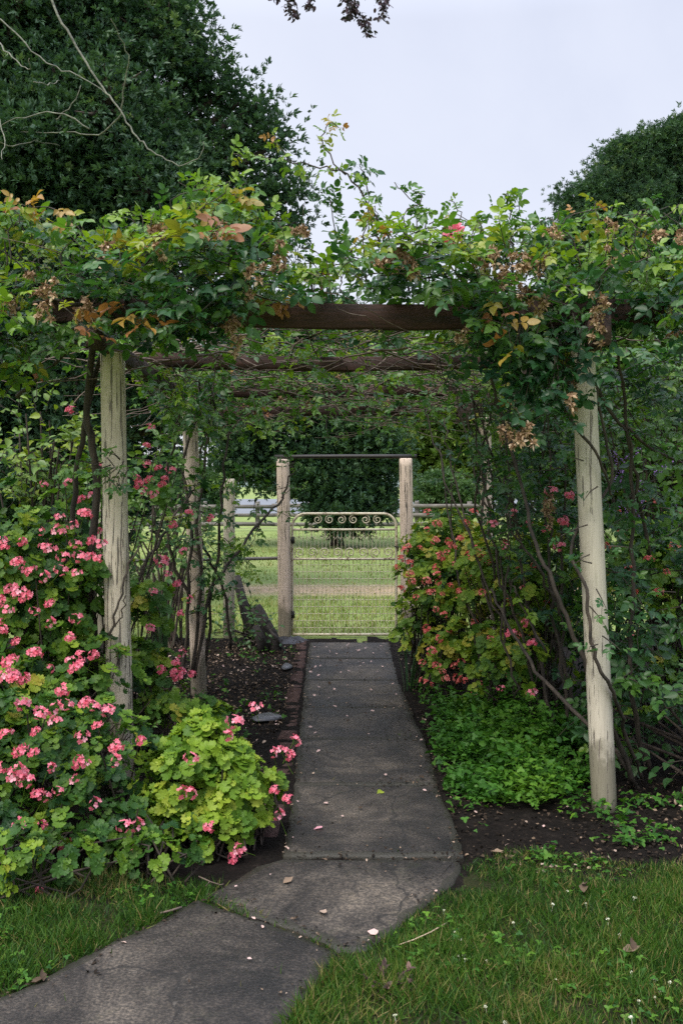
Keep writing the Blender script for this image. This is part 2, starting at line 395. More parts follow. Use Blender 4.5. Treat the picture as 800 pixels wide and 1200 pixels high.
def groundmat():
    m, nt, b, out = newmat('meadow_ground'); co = coords(nt)
    n1 = noise(nt, co, .35, 6, .6); n2 = noise(nt, co, 5, 6, .7); n3 = noise(nt, co, 60, 3, .7)
    c = ramp(nt, n1, [(.3,(.125,.185,.042)),(.5,(.175,.24,.06)),(.7,(.23,.265,.085))])
    # a bare sandy track worn across the paddock
    sep = nt.nodes.new('ShaderNodeSeparateXYZ'); nt.links.new(co, sep.inputs[0])
    y = math_(nt, 'ADD', sep.outputs[1], math_(nt, 'MULTIPLY', math_(nt, 'SUBTRACT', n2, .5), 1.6))
    d = math_(nt, 'ABSOLUTE', math_(nt, 'SUBTRACT', y, 14.6))
    tr = ramp(nt, d, [(.1,(1,1,1)),(.55,(.75,.75,.75)),(1.0,(0,0,0))])
    c = mixc(nt, math_(nt, 'MULTIPLY', tr, .85), c, (.40,.28,.19))
    c = mixc(nt, .6, c, ramp(nt, n2, [(.3,(.6,.65,.6)),(.7,(1.35,1.3,1.2))]), 'MULTIPLY')
    c = mixc(nt, .6, c, ramp(nt, n3, [(.3,(.5,.5,.5)),(.7,(1.5,1.45,1.4))]), 'MULTIPLY')
    nt.links.new(c, b.inputs['Base Color']); b.inputs['Roughness'].default_value = .95
    bump(nt, b, n3, .6, .02); return m
M['ground'] = groundmat()
M['road'] = plain('pale_gravel', (.15,.165,.185), .9, 0, .25, .6)
SKY_STR, SUN_E, EXPO, ZEN, DENOISE = 0.068, 2.0, 1.05, 3.6, False
# ------------------------------------------------------------------ camera, sky, sun
cam = bpy.data.cameras.new('camera'); co = bpy.data.objects.new('camera', cam); COL.objects.link(co)
co.location = (0, 0, H); co.rotation_euler = (math.pi/2, 0, 0)
cam.lens = 36.0 * F / 1200; cam.sensor_width = 36; cam.shift_y = -(600 - HY) / 1200; cam.clip_end = 3000
S.camera = co
SUN_EL, SUN_AZ = math.radians(58), math.radians(215)     # azimuth measured clockwise from +Y: behind the viewer, to the left
w = bpy.data.worlds.new('World'); S.world = w; w.use_nodes = True
nt = w.node_tree; bg = nt.nodes['Background']
sky = nt.nodes.new('ShaderNodeTexSky'); sky.sky_type = 'NISHITA'; sky.sun_disc = False
sky.sun_elevation = SUN_EL; sky.sun_rotation = SUN_AZ; sky.air_density = 1.6; sky.dust_density = 3
tc = nt.nodes.new('ShaderNodeTexCoord')
cl = noise(nt, tc.outputs['Generated'], 2.6, 6, .55, .4)
sp = nt.nodes.new('ShaderNodeSeparateXYZ'); nt.links.new(tc.outputs['Generated'], sp.inputs[0])
el = math_(nt, 'ADD', math_(nt, 'MULTIPLY', sp.outputs[2], -.62), math_(nt, 'ADD', math_(nt, 'MULTIPLY', sp.outputs[0], -.30), math_(nt, 'MULTIPLY', cl, .50)))
cloud = ramp(nt, math_(nt, 'ADD', el, .46), [(0, (4.0,4.4,5.8)), (.42, (5.9,6.2,7.3)), (.7, (7.0,7.2,8.0)), (1, (7.3,7.4,8.0))])
# an overcast sky is about twice as bright overhead as near the horizon
zen = ramp(nt, sp.outputs[2], [(.42,(1,1,1)),(.95,(ZEN,ZEN,ZEN))])
cloud = mixc(nt, 1.0, cloud, zen, 'MULTIPLY')
nt.links.new(mixc(nt, .88, sky.outputs[0], cloud), bg.inputs[0]); bg.inputs[1].default_value = SKY_STR
ld = bpy.data.lights.new('sun', 'SUN'); ld.energy = SUN_E; ld.angle = math.radians(32); ld.color = (1, .93, .80)
lo = bpy.data.objects.new('sun', ld); COL.objects.link(lo); lo.location = (-4, -4, 12)
sd = np.array([math.sin(SUN_AZ)*math.cos(SUN_EL), math.cos(SUN_AZ)*math.cos(SUN_EL), math.sin(SUN_EL)])
from mathutils import Vector
lo.rotation_euler = Vector(sd).to_track_quat('Z', 'Y').to_euler()
S.view_settings.view_transform = 'Standard'; S.view_settings.look = 'None'; S.view_settings.exposure = EXPO; S.view_settings.gamma = 1
S.render.engine = 'CYCLES'; cy = S.cycles
cy.max_bounces = 7; cy.diffuse_bounces = 4; cy.glossy_bounces = 2; cy.transmission_bounces = 4; cy.transparent_max_bounces = 4
cy.caustics_reflective = False; cy.caustics_refractive = False; cy.sample_clamp_indirect = 6
cy.use_denoising = DENOISE
try: cy.denoiser = 'OPENIMAGEDENOISE'; cy.denoising_prefilter = 'ACCURATE'
except Exception: pass

def sc(mb, tpls, Mx, T, r):
    if len(T) == 0: return
    k = rng.integers(0, len(tpls), len(T)); r = np.broadcast_to(np.asarray(r, float), (len(T),))
    for i, t in enumerate(tpls):
        q = k == i
        mb.scatter(t, Mx[q], np.asarray(T)[q], r[q])
UP = np.array([0, 0, 1.0])
def rdir(n): return nrm(rng.normal(size=(n, 3)))

# ------------------------------------------------------------------ ground, road, hills
g = MB(); n = 60
xs = np.concatenate([[-900,-300,-120,-60,-30], np.linspace(-14,14,29), [30,60,120,300,900]])
ys = np.concatenate([[-60,-10], np.linspace(0,40,41), [50,70,100,160,300,900]])
X, Y = np.meshgrid(xs, ys); Z = np.where(Y > 12, .03*np.sin(X*.5+Y*.3), 0) - .004
vv = np.stack([X, Y, Z], -1).reshape(-1, 3); k = len(xs)
g.add(vv, [(j*k+i, j*k+i+1, (j+1)*k+i+1, (j+1)*k+i) for j in range(len(ys)-1) for i in range(k-1)])
struct('ground', g, M['ground'])
r = MB(); r.add([(-120,46,.06),(90,46,.06),(120,88,.06),(-140,88,.06)], [(0,1,2,3)]); struct('road', r, M['road'])
hm = plain('far_hill', (.10,.135,.12), .95, 0, .3, .02)
hl = MB(); hv, hf = [], []
hx = np.linspace(-420, 420, 60)
for i, x in enumerate(hx):
    zt = 3 + 3.5*math.sin(x*.013+1) + 2*math.sin(x*.04) + 3
    hv += [(x, 300, -1), (x, 340, zt*.7), (x, 420, max(zt, .5)), (x, 520, -1)]
hf = [(4*i+j, 4*(i+1)+j, 4*(i+1)+j+1, 4*i+j+1) for i in range(59) for j in range(3)]
hl.add(hv, hf); struct('hills', hl, hm, True)

# ------------------------------------------------------------------ path: concrete slabs
PATH_POLYS = []
path = bpy.data.objects.new('path', None); COL.objects.link(path); path['_o'] = [0, 4, 0]; path.location = (0, 4, 0); path['kind'] = 'structure'
def slab(poly, z=.028, tilt=(0, 0)):
    poly = np.asarray(poly, float)
    a2 = np.sum(poly[:,0]*np.roll(poly[:,1],-1) - np.roll(poly[:,0],-1)*poly[:,1])
    if a2 < 0: poly = poly[::-1]
    out = []
    for i in range(len(poly)):
        a, b = poly[i], poly[(i+1) % len(poly)]; m = max(2, int(np.linalg.norm(b-a)/.055))
        for j in range(m):
            p = a + (b-a)*j/m
            out.append(p + rng.normal(size=2)*(.0045 if j else .002))
    out = np.array(out); c = out.mean(0); PATH_POLYS.append(out)
    nin = nrm(np.roll(out,-1,0) - np.roll(out,1,0)); nin = np.stack([-nin[:,1], nin[:,0]], -1)
    m = len(out); zz = lambda q: z + (q[:,0]-c[0])*tilt[0] + (q[:,1]-c[1])*tilt[1]
    e1 = out + nin*.005; e2 = out + nin*(.018 + .030*rng.random((m,1)))
    rings = [np.c_[out, np.full(m, -.05)], np.c_[out, zz(out)-.013], np.c_[e1, zz(e1)-.004], np.c_[e2, zz(e2)]]
    f = []
    for q in range(3):
        for i in range(m): f.append((q*m+i, q*m+(i+1) % m, (q+1)*m+(i+1) % m, (q+1)*m+i))
    f.append(tuple(3*m+i for i in range(m)))
    b = MB(); b.add(np.concatenate(rings), f); b.r[-1][:-1] = 0.05; b.build('slab', M['concrete'], path)
rows = [(752,362.5,456),(771,359.5,460),(796,357,466),(828,354,481),(865,349,498),(919,344,512),(1004,332,544)]
gap = .009
for (y0,l0,r0),(y1,l1,r1) in zip(rows[:-1], rows[1:]):
    a = pxpoly([(l0,y0),(r0,y0),(r1,y1),(l1,y1)], .028)
    a[:2,1] -= gap; a[2:,1] += gap
    mid = (a[1]+a[2])/2 + [U(-.01,.012), 0]
    slab([a[0],a[1],mid,a[2],a[3]], .028+U(-.004,.004), (U(-.006,.006), U(-.004,.004)))
slab(pxpoly([(331,1005.8),(425,1006.5),(538,1005.8),(541,1014),(532,1034),(505,1055),(470,1082),(430,1112),(396,1113),(345,1088),(278,1066),(236,1050),(275,1030),(300,1014)], .026), .026, (.002, 0))
slab(pxpoly([(231,1053),(275,1068),(343,1090.5),(394,1115),(375,1145),(345,1180),(322,1215),(290,1262),(-160,1262),(-150,1215),(20,1160),(100,1118),(190,1077)], .030), .030, (-.002, .002))
def on_path(p, grow=0.0):
    q = np.zeros(len(p), bool)
    for poly in PATH_POLYS:
        c = poly.mean(0); q |= in_poly(p, c + (poly-c)*(1+grow))
    return q

# ------------------------------------------------------------------ garden beds
def bed(name, poly, z, amp, mat, step=.06, seed=0):
    lo_, hi_ = poly.min(0), poly.max(0)
    nx, ny = int((hi_[0]-lo_[0])/step)+1, int((hi_[1]-lo_[1])/step)+1
    gx, gy = np.meshgrid(np.linspace(lo_[0],hi_[0],nx), np.linspace(lo_[1],hi_[1],ny))
    p = np.stack([gx, gy], -1).reshape(-1, 2)
    ins = in_poly(p + rng.normal(size=p.shape)*.01, poly)
    z_ = z + amp*vnoise(p, 6, seed) + amp*.6*vnoise(p, 19, seed+1) + rng.normal(size=len(p))*amp*.15
    z_ = np.maximum(z_, .003)
    ids = np.arange(len(p)).reshape(ny, nx); f = []
    for j in range(ny-1):
        for i in range(nx-1):
            q = (ids[j,i], ids[j,i+1], ids[j+1,i+1], ids[j+1,i])
            if ins[list(q)].all(): f.append(q)
    b = MB(); b.add(np.c_[p, z_], f); return struct(name, b, mat, True)
RBED = np.array([(.2,3.7),(1.3,3.75),(3.2,3.7),(4.5,4.1),(4.5,9.85),(.2,9.85)])
LBED = np.array([(.2,9.85),(.2,3.45),(-.5,3.45),(-4,3.5),(-4,9.85)])
bed('soil_bed', RBED, .012, .013, M['soil'], .05, 3)
bed('soil_bed', LBED, .011, .009, M['soil'], .05, 5)

# brick edging along the left side of the path
proto = None
def brick_mb():
    b = MB(); b.box((0,0,0), (.105,.22,.07), jit=.003, bev=.010); return b
bm_ = [brick_mb().build('edging_brick', M['brick']) for _ in range(4)]
for i, y in enumerate(np.arange(4.42, 9.75, .232)):
    o = bm_[i] if i < 4 else bm_[i % 4].copy()
    if i >= 4: COL.objects.link(o)
    xl = np.interp(y, [4.1, 5.1, 9.8], [-.262, -.246, -.318])
    o.location = (xl - .066 + U(-.006,.006), y, -.022 + U(-.007,.007)); o.rotation_euler = (U(-.03,.03), U(-.05,.05), U(-.05,.05))
    tag(o, 'worn reddish brick in the edging row along the left side of the concrete path', 'brick', 'bricks edging the path')

# ------------------------------------------------------------------ litter on the beds (nobody could count it)
def litter(name, poly, n, s0, s1, z0, mat, skew=1.0, lift=.02):
    lo_, hi_ = poly.min(0), poly.max(0); p = rng.uniform(lo_, hi_, (n*4, 2)); p = p[in_poly(p, poly)]; p = p[rng.random(len(p)) < .66 + .6*vnoise(p, 5, n)][:n]
    b = MB(); T = np.c_[p, z0 + rng.random(len(p))*lift]
    d = rdir(len(p)); d[:,2] *= .35; up = UP + rng.normal(size=(len(p),3))*.35
    sc(b, [SCRAP, OVAL[0], PETAL], frames(d, up, U(s0, s1, len(p))), T, rng.random(len(p))**skew)
    return tag(b.build(name, mat), kind='stuff')
q = litter('leaf_litter', np.array([(.5,3.9),(2.0,3.85),(2.0,5.8),(.75,7.5),(.5,9.5)]), 7500, .007, .024, .015, M['litter'], 2.3)
q['label'] = 'brown leaf litter scattered over the dark soil right of the path'; q['category'] = 'leaf litter'
q = litter('bark_mulch', np.array([(-.37,4.9),(-1.6,4.9),(-1.6,9.6),(-.37,9.6)]), 6500, .008, .030, .018, M['litter'], 1.2)
q['label'] = 'grey brown bark chips and petals over the bed left of the path'; q['category'] = 'mulch'

# petals and small leaves lying on the path
pp = []
for _ in range(4000):
    y = U(2.9, 9.7); x = U(-.5, .55)
    if len(pp) >= 150: break
    if rng.random() < (.35 + .65*min(1, max(0,(y-4)/5))): pp.append((x, y))
pp = np.array(pp); pp = pp[on_path(pp, -.05)]
protos = {}
for i, (x, y) in enumerate(pp):
    kind = 'pale' if rng.random() < .62 else 'brown'
    if kind not in protos:
        b = MB()
        sc(b, [PETAL if kind == 'pale' else SCRAP], frames(np.array([[0,1.0,0]]), UP[None], .024 if kind == 'pale' else .030), np.array([[0,-.008,.004]]), .5)
        o = protos[kind] = b.build('fallen_petal' if kind == 'pale' else 'fallen_leaf', M['pale_petal'] if kind == 'pale' else M['litter'])
    else:
        o = protos[kind].copy(); COL.objects.link(o)
    o.location = (x, y, .037); o.rotation_euler = (U(-.1,.55), U(-.3,.3), U(-1.2,1.2)); s = U(.5,1.3)*min(1, .35+.11*y); o.scale = (s*U(.8,1.3), s, s)
    if kind == 'pale': tag(o, 'small pale pink petal dropped on the grey concrete path', 'petal', 'petals on the path')
    else: tag(o, 'tiny crumpled brown leaf lying on the grey concrete path', 'leaf', 'dry leaves on the path')

# leaf crumbs and grit swept up along the path edges and joints
b = MB(); ed = []
for poly in PATH_POLYS:
    k = rng.integers(0, len(poly), 190); c = poly.mean(0); e = poly[k] + (np.roll(poly,-1,0)[k]-poly[k])*rng.random((190,1)); ed.append(e + (c-e)/np.linalg.norm(c-e,axis=1,keepdims=True)*np.minimum(rng.exponential(.035,(190,1)), .3))
ed = np.concatenate(ed); ed = ed[vnoise(ed, 4.5, 61) > -.15]; d = rdir(len(ed)); d[:,2] *= .25
sc(b, [SCRAP, OVAL[0]], frames(d, UP+rng.normal(size=(len(ed),3))*.3, U(.006,.020,len(ed))), np.c_[ed, np.full(len(ed),.034)], rng.random(len(ed))**1.7)
q = tag(b.build('path_litter', M['litter']), kind='stuff'); q['label'] = 'fine leaf crumbs swept along the path edges and slab joints'; q['category'] = 'leaf litter'
# single larger things lying about
def flat_leaf(name, px, s, label, cat, mat, rn, z=.033, t=None):
    c = G(px[0], px[1], z); b = MB()
    sc(b, [t or SCRAP], frames(np.array([[U(-1,1),U(-1,1),.05]]), (UP+rng.normal(size=3)*.15)[None], s), c[None], rn)
    if s > .05: sc(b, [t or SCRAP], frames(np.array([[U(-1,1),U(-1,1),.3]]), (UP+rng.normal(size=3)*.5)[None], s*.7), (c+[.01,.01,.012])[None], rn*.8)
    tag(b.build(name, mat, None, False, c), label, cat)
flat_leaf('fallen_leaf', (337,1032), .05, 'curled tan leaf on the path slab beside the lowest pink flowers', 'leaf', M['litter'], .86)
flat_leaf('fallen_leaf', (379,1069), .045, 'small buff leaf in the middle of the nearest kinked path slab', 'leaf', M['litter'], .93)
flat_leaf('fallen_petal', (430,1091), .04, 'pinkish white petal near the lawn side of the kinked slab', 'petal', M['pale_petal'], .5, .033, PETAL)
flat_leaf('fallen_leaf', (448,927), .05, 'small yellow green leaf lying flat on the grey concrete path', 'leaf', M['bright_leaf'], .9, .033, OVAL[1])
flat_leaf('fallen_petal', (367,972), .042, 'pink petal lying alone on the large dark slab', 'petal', M['pink'], .95, .033, PETAL)
flat_leaf('fallen_leaf', (683,1041), .06, 'curled brown dead leaf on the lawn below the right round post', 'leaf', M['litter'], .72, .05)
flat_leaf('fallen_leaf', (738,1113), .06, 'small rust coloured dead leaf on the lawn at the far right', 'leaf', M['litter'], .76, .05)
flat_leaf('fallen_leaf', (582,998), .05, 'pale tan leaf where lawn meets the bare bed', 'leaf', M['litter'], .88, .03)
flat_leaf('fallen_leaf', (45,1150), .06, 'brown dead leaf on the grass at the lower left edge of the path', 'leaf', M['litter'], .70, .03)

# ------------------------------------------------------------------ lawn
def blades(mb, poly, dens, l0, l1, wid, skip_path=True, seed=0, dry=.10, lean=.45, z=0.0, patch=True):
    lo_, hi_ = poly.min(0), poly.max(0); n = int((hi_-lo_).prod()*dens)
    p = rng.uniform(lo_, hi_, (n, 2)); p = p[in_poly(p + rng.normal(size=p.shape)*.02, poly)]
    if skip_path: p = p[~on_path(p, -.010) | (rng.random(len(p)) < .002)]
    c = vnoise(p, 3.2, seed); c2 = vnoise(p, 9, seed+4)
    if patch: p_ = rng.random(len(p)) < .72 + .45*c2 + .2*c; p, c, c2 = p[p_], c[p_], c2[p_]
    n = len(p); L = U(l0, l1, n) * (1 + .45*c + .3*c2)
    d = UP + rng.normal(size=(n,3))*[lean, lean, .1]
    up = rng.normal(size=(n,3)); up[:,2] = .2
    Mx = frames(d, up, 1.0); Mx[:,:,0] *= (wid*U(.7,1.4,n))[:,None]; Mx[:,:,1] *= L[:,None]; Mx[:,:,2] *= L[:,None]
    rr = np.clip(.40 + .22*c + .22*rng.normal(size=n), 0, .84)
    drym = rng.random(n) < np.clip(dry + .30*np.maximum(0, vnoise(p, 4.1, seed+9)), 0, .7)
    rr = np.where(drym, U(.86, 1, n), rr)
    mb.scatter(BLADE, Mx, np.c_[p, np.full(n, z)], rr)
    return p
LAWN_R = np.array([(.50,3.95),(.66,4.13),(.95,4.05),(1.35,3.93),(1.9,3.93),(2.7,3.9),(2.7,2.35),(-.65,2.35),(-.5,2.7),(-.25,3.2),(.1,3.5),(.35,3.75)])
LAWN_L = np.array([(-3.0,4.0),(-2.0,3.98),(-1.2,3.92),(-.72,3.86),(-.45,3.76),(-.3,3.6),(-.4,3.4),(-.6,3.2),(-.8,2.85),(-1.2,2.4),(-2.4,2.4)])
lawnsoil = soil('lawn_soil', (.012,.016,.006), (.026,.030,.011), (.052,.045,.020))
for nm, pl_, zz in (('lawn', LAWN_R, .003), ('lawn', LAWN_L, .004)):
    bed(nm, pl_ if nm != '' else pl_, zz+.011, .003, lawnsoil, .05, 8)
b = MB()
blades(b, LAWN_R, 24000, .022, .058, .0031, seed=2, dry=.09, z=.015, lean=.6)
blades(b, LAWN_L, 20000, .028, .075, .0034, seed=4, dry=.06, z=.015, lean=.6)
q = tag(b.build('lawn_grass', M['grass']), kind='stuff')
q['label'] = 'short rough green grass either side of the path'; q['category'] = 'grass'
# clover and weeds among the grass
b = MB(); p = rng.uniform([-.4,2.5],[2.6,4.1],(5200,2)); p = p[in_poly(p, LAWN_R) & ~on_path(p)]; p = p[vnoise(p, 4.5, 21) > .18]
p2 = rng.uniform([-2.4,2.8],[-.5,3.95],(2500,2)); p2 = p2[in_poly(p2, LAWN_L) & ~on_path(p2)]; p2 = p2[vnoise(p2, 5, 22) > .25]; p = np.r_[p, p2]
d = rdir(len(p)); d[:,2] *= .3
sc(b, TREF, frames(d, UP+rng.normal(size=(len(p),3))*.3, U(.016,.032,len(p))), np.c_[p, U(.015,.05,len(p))], rng.random(len(p)))
q = tag(b.build('clover', M['cover_leaf']), kind='stuff'); q['label'] = 'low clover leaves mixed into the lawn'; q['category'] = 'clover'
# grass growing in the joints between slabs
b = MB()
for (pa, pb) in (((236,1053),(394,1115)), ((335,1006),(540,1007)), ((345,919),(505,921)), ((350,866),(490,866))):
    A, B_ = G(*pa)[:2], G(*pb)[:2]; m = 70 if pa[1] > 1010 else 40
    t = rng.random(m); t = t[vnoise(np.c_[t*5, t*0], 3, int(pa[1])) > (-.3 if pa[1] > 1010 else .1)]
    p = A + (B_-A)*t[:,None] + rng.normal(size=(len(t),2))*.008; n = len(p)
    Mx = frames(UP+rng.normal(size=(n,3))*.6, rng.normal(size=(n,3)), 1.0); Mx[:,:,0] *= .004; L = U(.02,.05,n); Mx[:,:,1] *= L[:,None]; Mx[:,:,2] *= L[:,None]
    b.scatter(BLADE, Mx, np.c_[p, np.full(n,.01)], U(.3,.95,n))
q = tag(b.build('joint_grass', M['grass']), kind='stuff'); q['label'] = 'thin grass sprouting in the cracks between the path slabs'; q['category'] = 'grass'
# paddock grass
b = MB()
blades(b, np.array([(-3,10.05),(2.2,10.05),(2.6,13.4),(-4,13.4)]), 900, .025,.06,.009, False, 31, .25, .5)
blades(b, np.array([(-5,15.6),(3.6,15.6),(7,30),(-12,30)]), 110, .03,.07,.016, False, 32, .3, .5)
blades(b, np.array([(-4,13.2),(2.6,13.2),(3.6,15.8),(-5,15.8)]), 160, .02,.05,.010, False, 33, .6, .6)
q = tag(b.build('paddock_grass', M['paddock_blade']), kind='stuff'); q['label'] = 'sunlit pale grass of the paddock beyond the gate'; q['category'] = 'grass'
# white clover flowers in the lawn
b = MB(); n = 22; dd = rdir(n); dd[:,2] = np.abs(dd[:,2])
sc(b, [PETAL], frames(dd, rdir(n), .007), dd*.002+[0,0,.05], U(0,1,n)); b.tube([(0,0,0),(.002,0,.05)], .0009, 4, 0)
cf = None
for (x, y) in [(645,1057),(722,1092),(768,1146),(770,1166),(782,1147),(775,1160),(537,1098),(540,1117),(547,1115),(543,1122),(533,1090),(466,1188),(590,1195),(570,1176),(748,1170),(742,1137),(566,1123),(605,1077),(688,1056),(712,1075),(741,1190),(650,1144),(661,1040),(520,1065),(740,1048)]:
    if cf is None: o = cf = b.build('clover_flower', M['white_petal'])
    else: o = cf.copy(); COL.objects.link(o)
    c = G(x, y, .05); o.location = (c[0], c[1], 0); o.rotation_euler = (U(-.3,.3), U(-.3,.3), U(0,6)); s = U(.45,.9); o.scale = (s,s,.8)
    tag(o, 'tiny white clover flower standing in the lawn', 'flower', 'white clover flowers in the lawn')
# purplish withered weed on the lawn and a straw stalk
c = G(452,1165); b = MB()
for i in range(26):
    a = U(0,6.28); e = U(.2,.9); L = U(.05,.11); d = np.array([math.cos(a)*math.cos(e), math.sin(a)*math.cos(e), math.sin(e)])
    b.tube([c, c+d*L*.6+[0,0,.01], c+d*L], [.002,.0015,.0008], 4, .5)
    m = 7; sc(b, OVAL, frames(d+rng.normal(size=(m,3))*.6, rdir(m), U(.012,.026,m)), c+d*L*U(.3,1,m)[:,None], rng.random(m))
pm = leafmat('withered_weed', [(0,(.05,.03,.035)),(.6,(.11,.065,.07)),(1,(.2,.13,.11))], .8, .1, .1)
tag(b.build('withered_weed', pm, None, False, c), 'dark purplish withered weed lying flat in the front lawn', 'weed')
b = MB(); c = G(500,1092); b.tube([G(465,1108,.03), G(485,1101,.05), G(505,1092,.05), G(527,1079,.03)], .0022, 5, .9)
tag(b.build('straw_stalk', M['dry_petal'], None, False, c), 'long pale straw stalk lying across the lawn edge beside the path', 'stalk')
b = MB(); c = G(205,1068); b.tube([G(188,1070,.04), G(200,1067,.045), G(213,1063,.04)], .004, 5, .9)
tag(b.build('stick', M['twig'], None, False, c), 'short pale stick lying at the left edge of the path', 'stick')
b = MB(); c = G(250,1036); b.tube([G(233,1027,.06), G(246,1033,.05), G(258,1037,.04), G(262,1036,.04)], .0025, 5, .9); b.tube([G(246,1033,.05), G(240,1040,.03)], .002, 5, .9)
tag(b.build('stick', M['twig'], None, False, c), 'thin forked dead twig under the bright green geranium mound', 'stick')
# ------------------------------------------------------------------ pergola
def post_mb(base, top, r, n=12, sq=0.0, wob=.02, seed=0):
    b = MB(); rs = np.random.default_rng(seed); k = 26
    ph = rs.uniform(0, 6.28, 8); vs = []
    for i in range(k):
        t = i/(k-1); c = np.asarray(base)*(1-t) + np.asarray(top)*t
        c = c + [.006*math.sin(3*t+ph[0]), .006*math.sin(2.3*t+ph[1]), 0]
        for j in range(n):
            a = 2*math.pi*j/n + .2
            rr = r*(1.03 - .06*t)*(1 + wob*math.sin(2*a+ph[2]+t) + wob*.7*math.sin(3*a+ph[3]+3*t) + .25*wob*rs.normal())
            if sq: 
                q = max(abs(math.cos(a)), abs(math.sin(a))); rr *= (1-sq) + sq/q*1.0
            vs.append(c + [rr*math.cos(a), rr*math.sin(a), 0])
    f = [(i*n+j, i*n+(j+1) % n, (i+1)*n+(j+1) % n, (i+1)*n+j) for i in range(k-1) for j in range(n)]
    top_ring = (k-1)*n
    rim = np.array(vs[top_ring:]); cc = rim.mean(0); vs += list(cc + (rim-cc)*.86 + [0,0,.008]); 
    for j in range(n): f.append((top_ring+j, top_ring+(j+1) % n, top_ring+n+(j+1) % n, top_ring+n+j))
    f.append(tuple(top_ring+n+j for j in range(n))); f.append(tuple(range(n))[::-1])
    b.add(vs, f); return b
perg = thing('pergola', (0, 7, 0), 'rose covered timber pergola with flaking cream posts and dark red-brown beams', 'pergola')
def post(parent, name, mat, bpx, bd, tpx, ztop, r, sq, seed, label=None):
    xb, xt = (bpx-400)/F*bd, (tpx-400)/F*bd
    o = post_mb((xb, bd, -.05), (xt, bd, ztop), r, 14, sq, .022, seed).build(name, mat, parent, True)
    if label: o['label'] = label
    return o
post(perg, 'post', M['post_paint'], 144, 4.98, 132, 2.19, .061, .35, 1, 'thick flaking post at the left front')
post(perg, 'post', M['post_paint_2'], 707, 4.70, 683, 2.20, .058, 0, 2, 'round smoother post at the right front')
post(perg, 'post', M['post_pink'], 233, 7.2, 222, 2.17, .056, .3, 3)
post(perg, 'post', M['post_pink'], 572, 8.9, 567, 2.12, .055, .2, 4)
def beam(c0, c1, h, t, mat, name, seed=0):
    rs = np.random.default_rng(seed); c0 = np.asarray(c0, float); c1 = np.asarray(c1, float)
    d = nrm(c1-c0); s = nrm(np.cross(d, UP)); u = np.cross(s, d); k = 22; v = []
    for i in range(k):
        q = i/(k-1); c = c0+(c1-c0)*q + u*(.010*math.sin(2.2*q*3+seed) - .012*math.sin(math.pi*q))
        j = lambda: rs.normal()*.0022
        hh, tt, bv = h/2, t/2, .006
        for (a, e) in ((-tt,-hh+bv),(-tt+bv,-hh),(tt-bv,-hh),(tt,-hh+bv),(tt,hh-bv),(tt-bv,hh),(-tt+bv,hh),(-tt,hh-bv)):
            v.append(c + s*(a+j()) + u*(e+j()))
    f = [(i*8+j, i*8+(j+1) % 8, (i+1)*8+(j+1) % 8, (i+1)*8+j) for i in range(k-1) for j in range(8)]
    f += [tuple(range(8))[::-1], tuple((k-1)*8+j for j in range(8))]
    b = MB(); b.add(v, f); return b.build(name, mat, perg)
# cross beams, front to back; side rails rest on the posts
for (y, yp, yl, h, x0, x1, sd_) in ((4.72,367,366,.118,-1.36,1.52,1),(6.25,424,422,.09,-1.30,1.45,2),(7.75,458,456,.095,-1.28,1.40,3),(9.0,482,480,.09,-1.24,1.32,4)):
    beam(np.r_[x0, y, H-(yl-HY)/F*y], np.r_[x1, y, H-(yp-HY)/F*y], h, .05, M['beam'], 'beam', sd_)
beam((-1.17,4.66,2.235), (-1.15,9.3,2.145), .085, .05, M['rail'], 'side_rail', 6)
beam((1.17,4.45,2.225), (1.08,9.15,2.14), .13, .07, M['rail'], 'side_rail', 7)

# ------------------------------------------------------------------ gate, its posts and lintel, fence to the left
GD = 9.94
def gp(px, py, dy=0.0): 
    q = P(px, py, GD); q[1] += dy; return q
frame_t = thing('gate_frame', gp(404,746), 'pair of pinkish cream square posts joined by a thin dark lintel over the gate', 'gateway')
post_mb(gp(333,748)-[0,0,.05], gp(332,539), .067, 14, .55, .015, 11).build('post', M['post_pink'], frame_t, True)
o = post_mb(gp(477,748)-[0,0,.05], gp(476,538), .066, 14, .45, .02, 12).build('post', M['post_pink'], frame_t, True); o['label'] = 'right post with dark cracks near its top'
b = MB(); b.tube([gp(322,535.5), gp(360,535.2), gp(410,535), gp(450,535), gp(488,535)], .021, 8, wob=.04)
b.build('lintel', M['iron'], frame_t)
gate = thing('garden_gate', gp(403,746), 'cream tubular metal gate with scrolls above a wire mesh panel closing the path', 'gate')
def arc_frame():
    r = 15; pts = [gp(342.5,744)]
    pts += [gp(342.5, y) for y in (720,690,660,630)]
    for a in np.linspace(180, 90, 7): pts.append(gp(342.5+r+r*math.cos(math.radians(a)), 602+r-r*math.sin(math.radians(a))))
    pts += [gp(x, 602) for x in (380,403,430)]
    for a in np.linspace(90, 0, 7): pts.append(gp(464-r+r*math.cos(math.radians(a)), 602+r-r*math.sin(math.radians(a))))
    pts += [gp(464, y) for y in (630,660,690,720,744)]
    return pts
b = MB(); b.tube(arc_frame(), .0135, 8); b.build('frame', M['gate'], gate, True)
for y, r in ((620.5,.0115),(655,.0115),(743.5,.0145)):
    b = MB(); b.tube([gp(342.5,y), gp(403,y+.2), gp(464,y)], r, 8); b.build('rail', M['gate'], gate, True)
def spiral(mir, R, turns=1.5, r=.0060):
    pts = []
    for t in np.linspace(0, 1, 26):
        a = -math.pi/2 + mir*turns*2*math.pi*t*1.0; q = R*(1-.78*t)
        pts.append((q*math.cos(a), 0, q*math.sin(a)+R))
    b = MB(); b.tube(pts, r, 5); return b
pr = {}
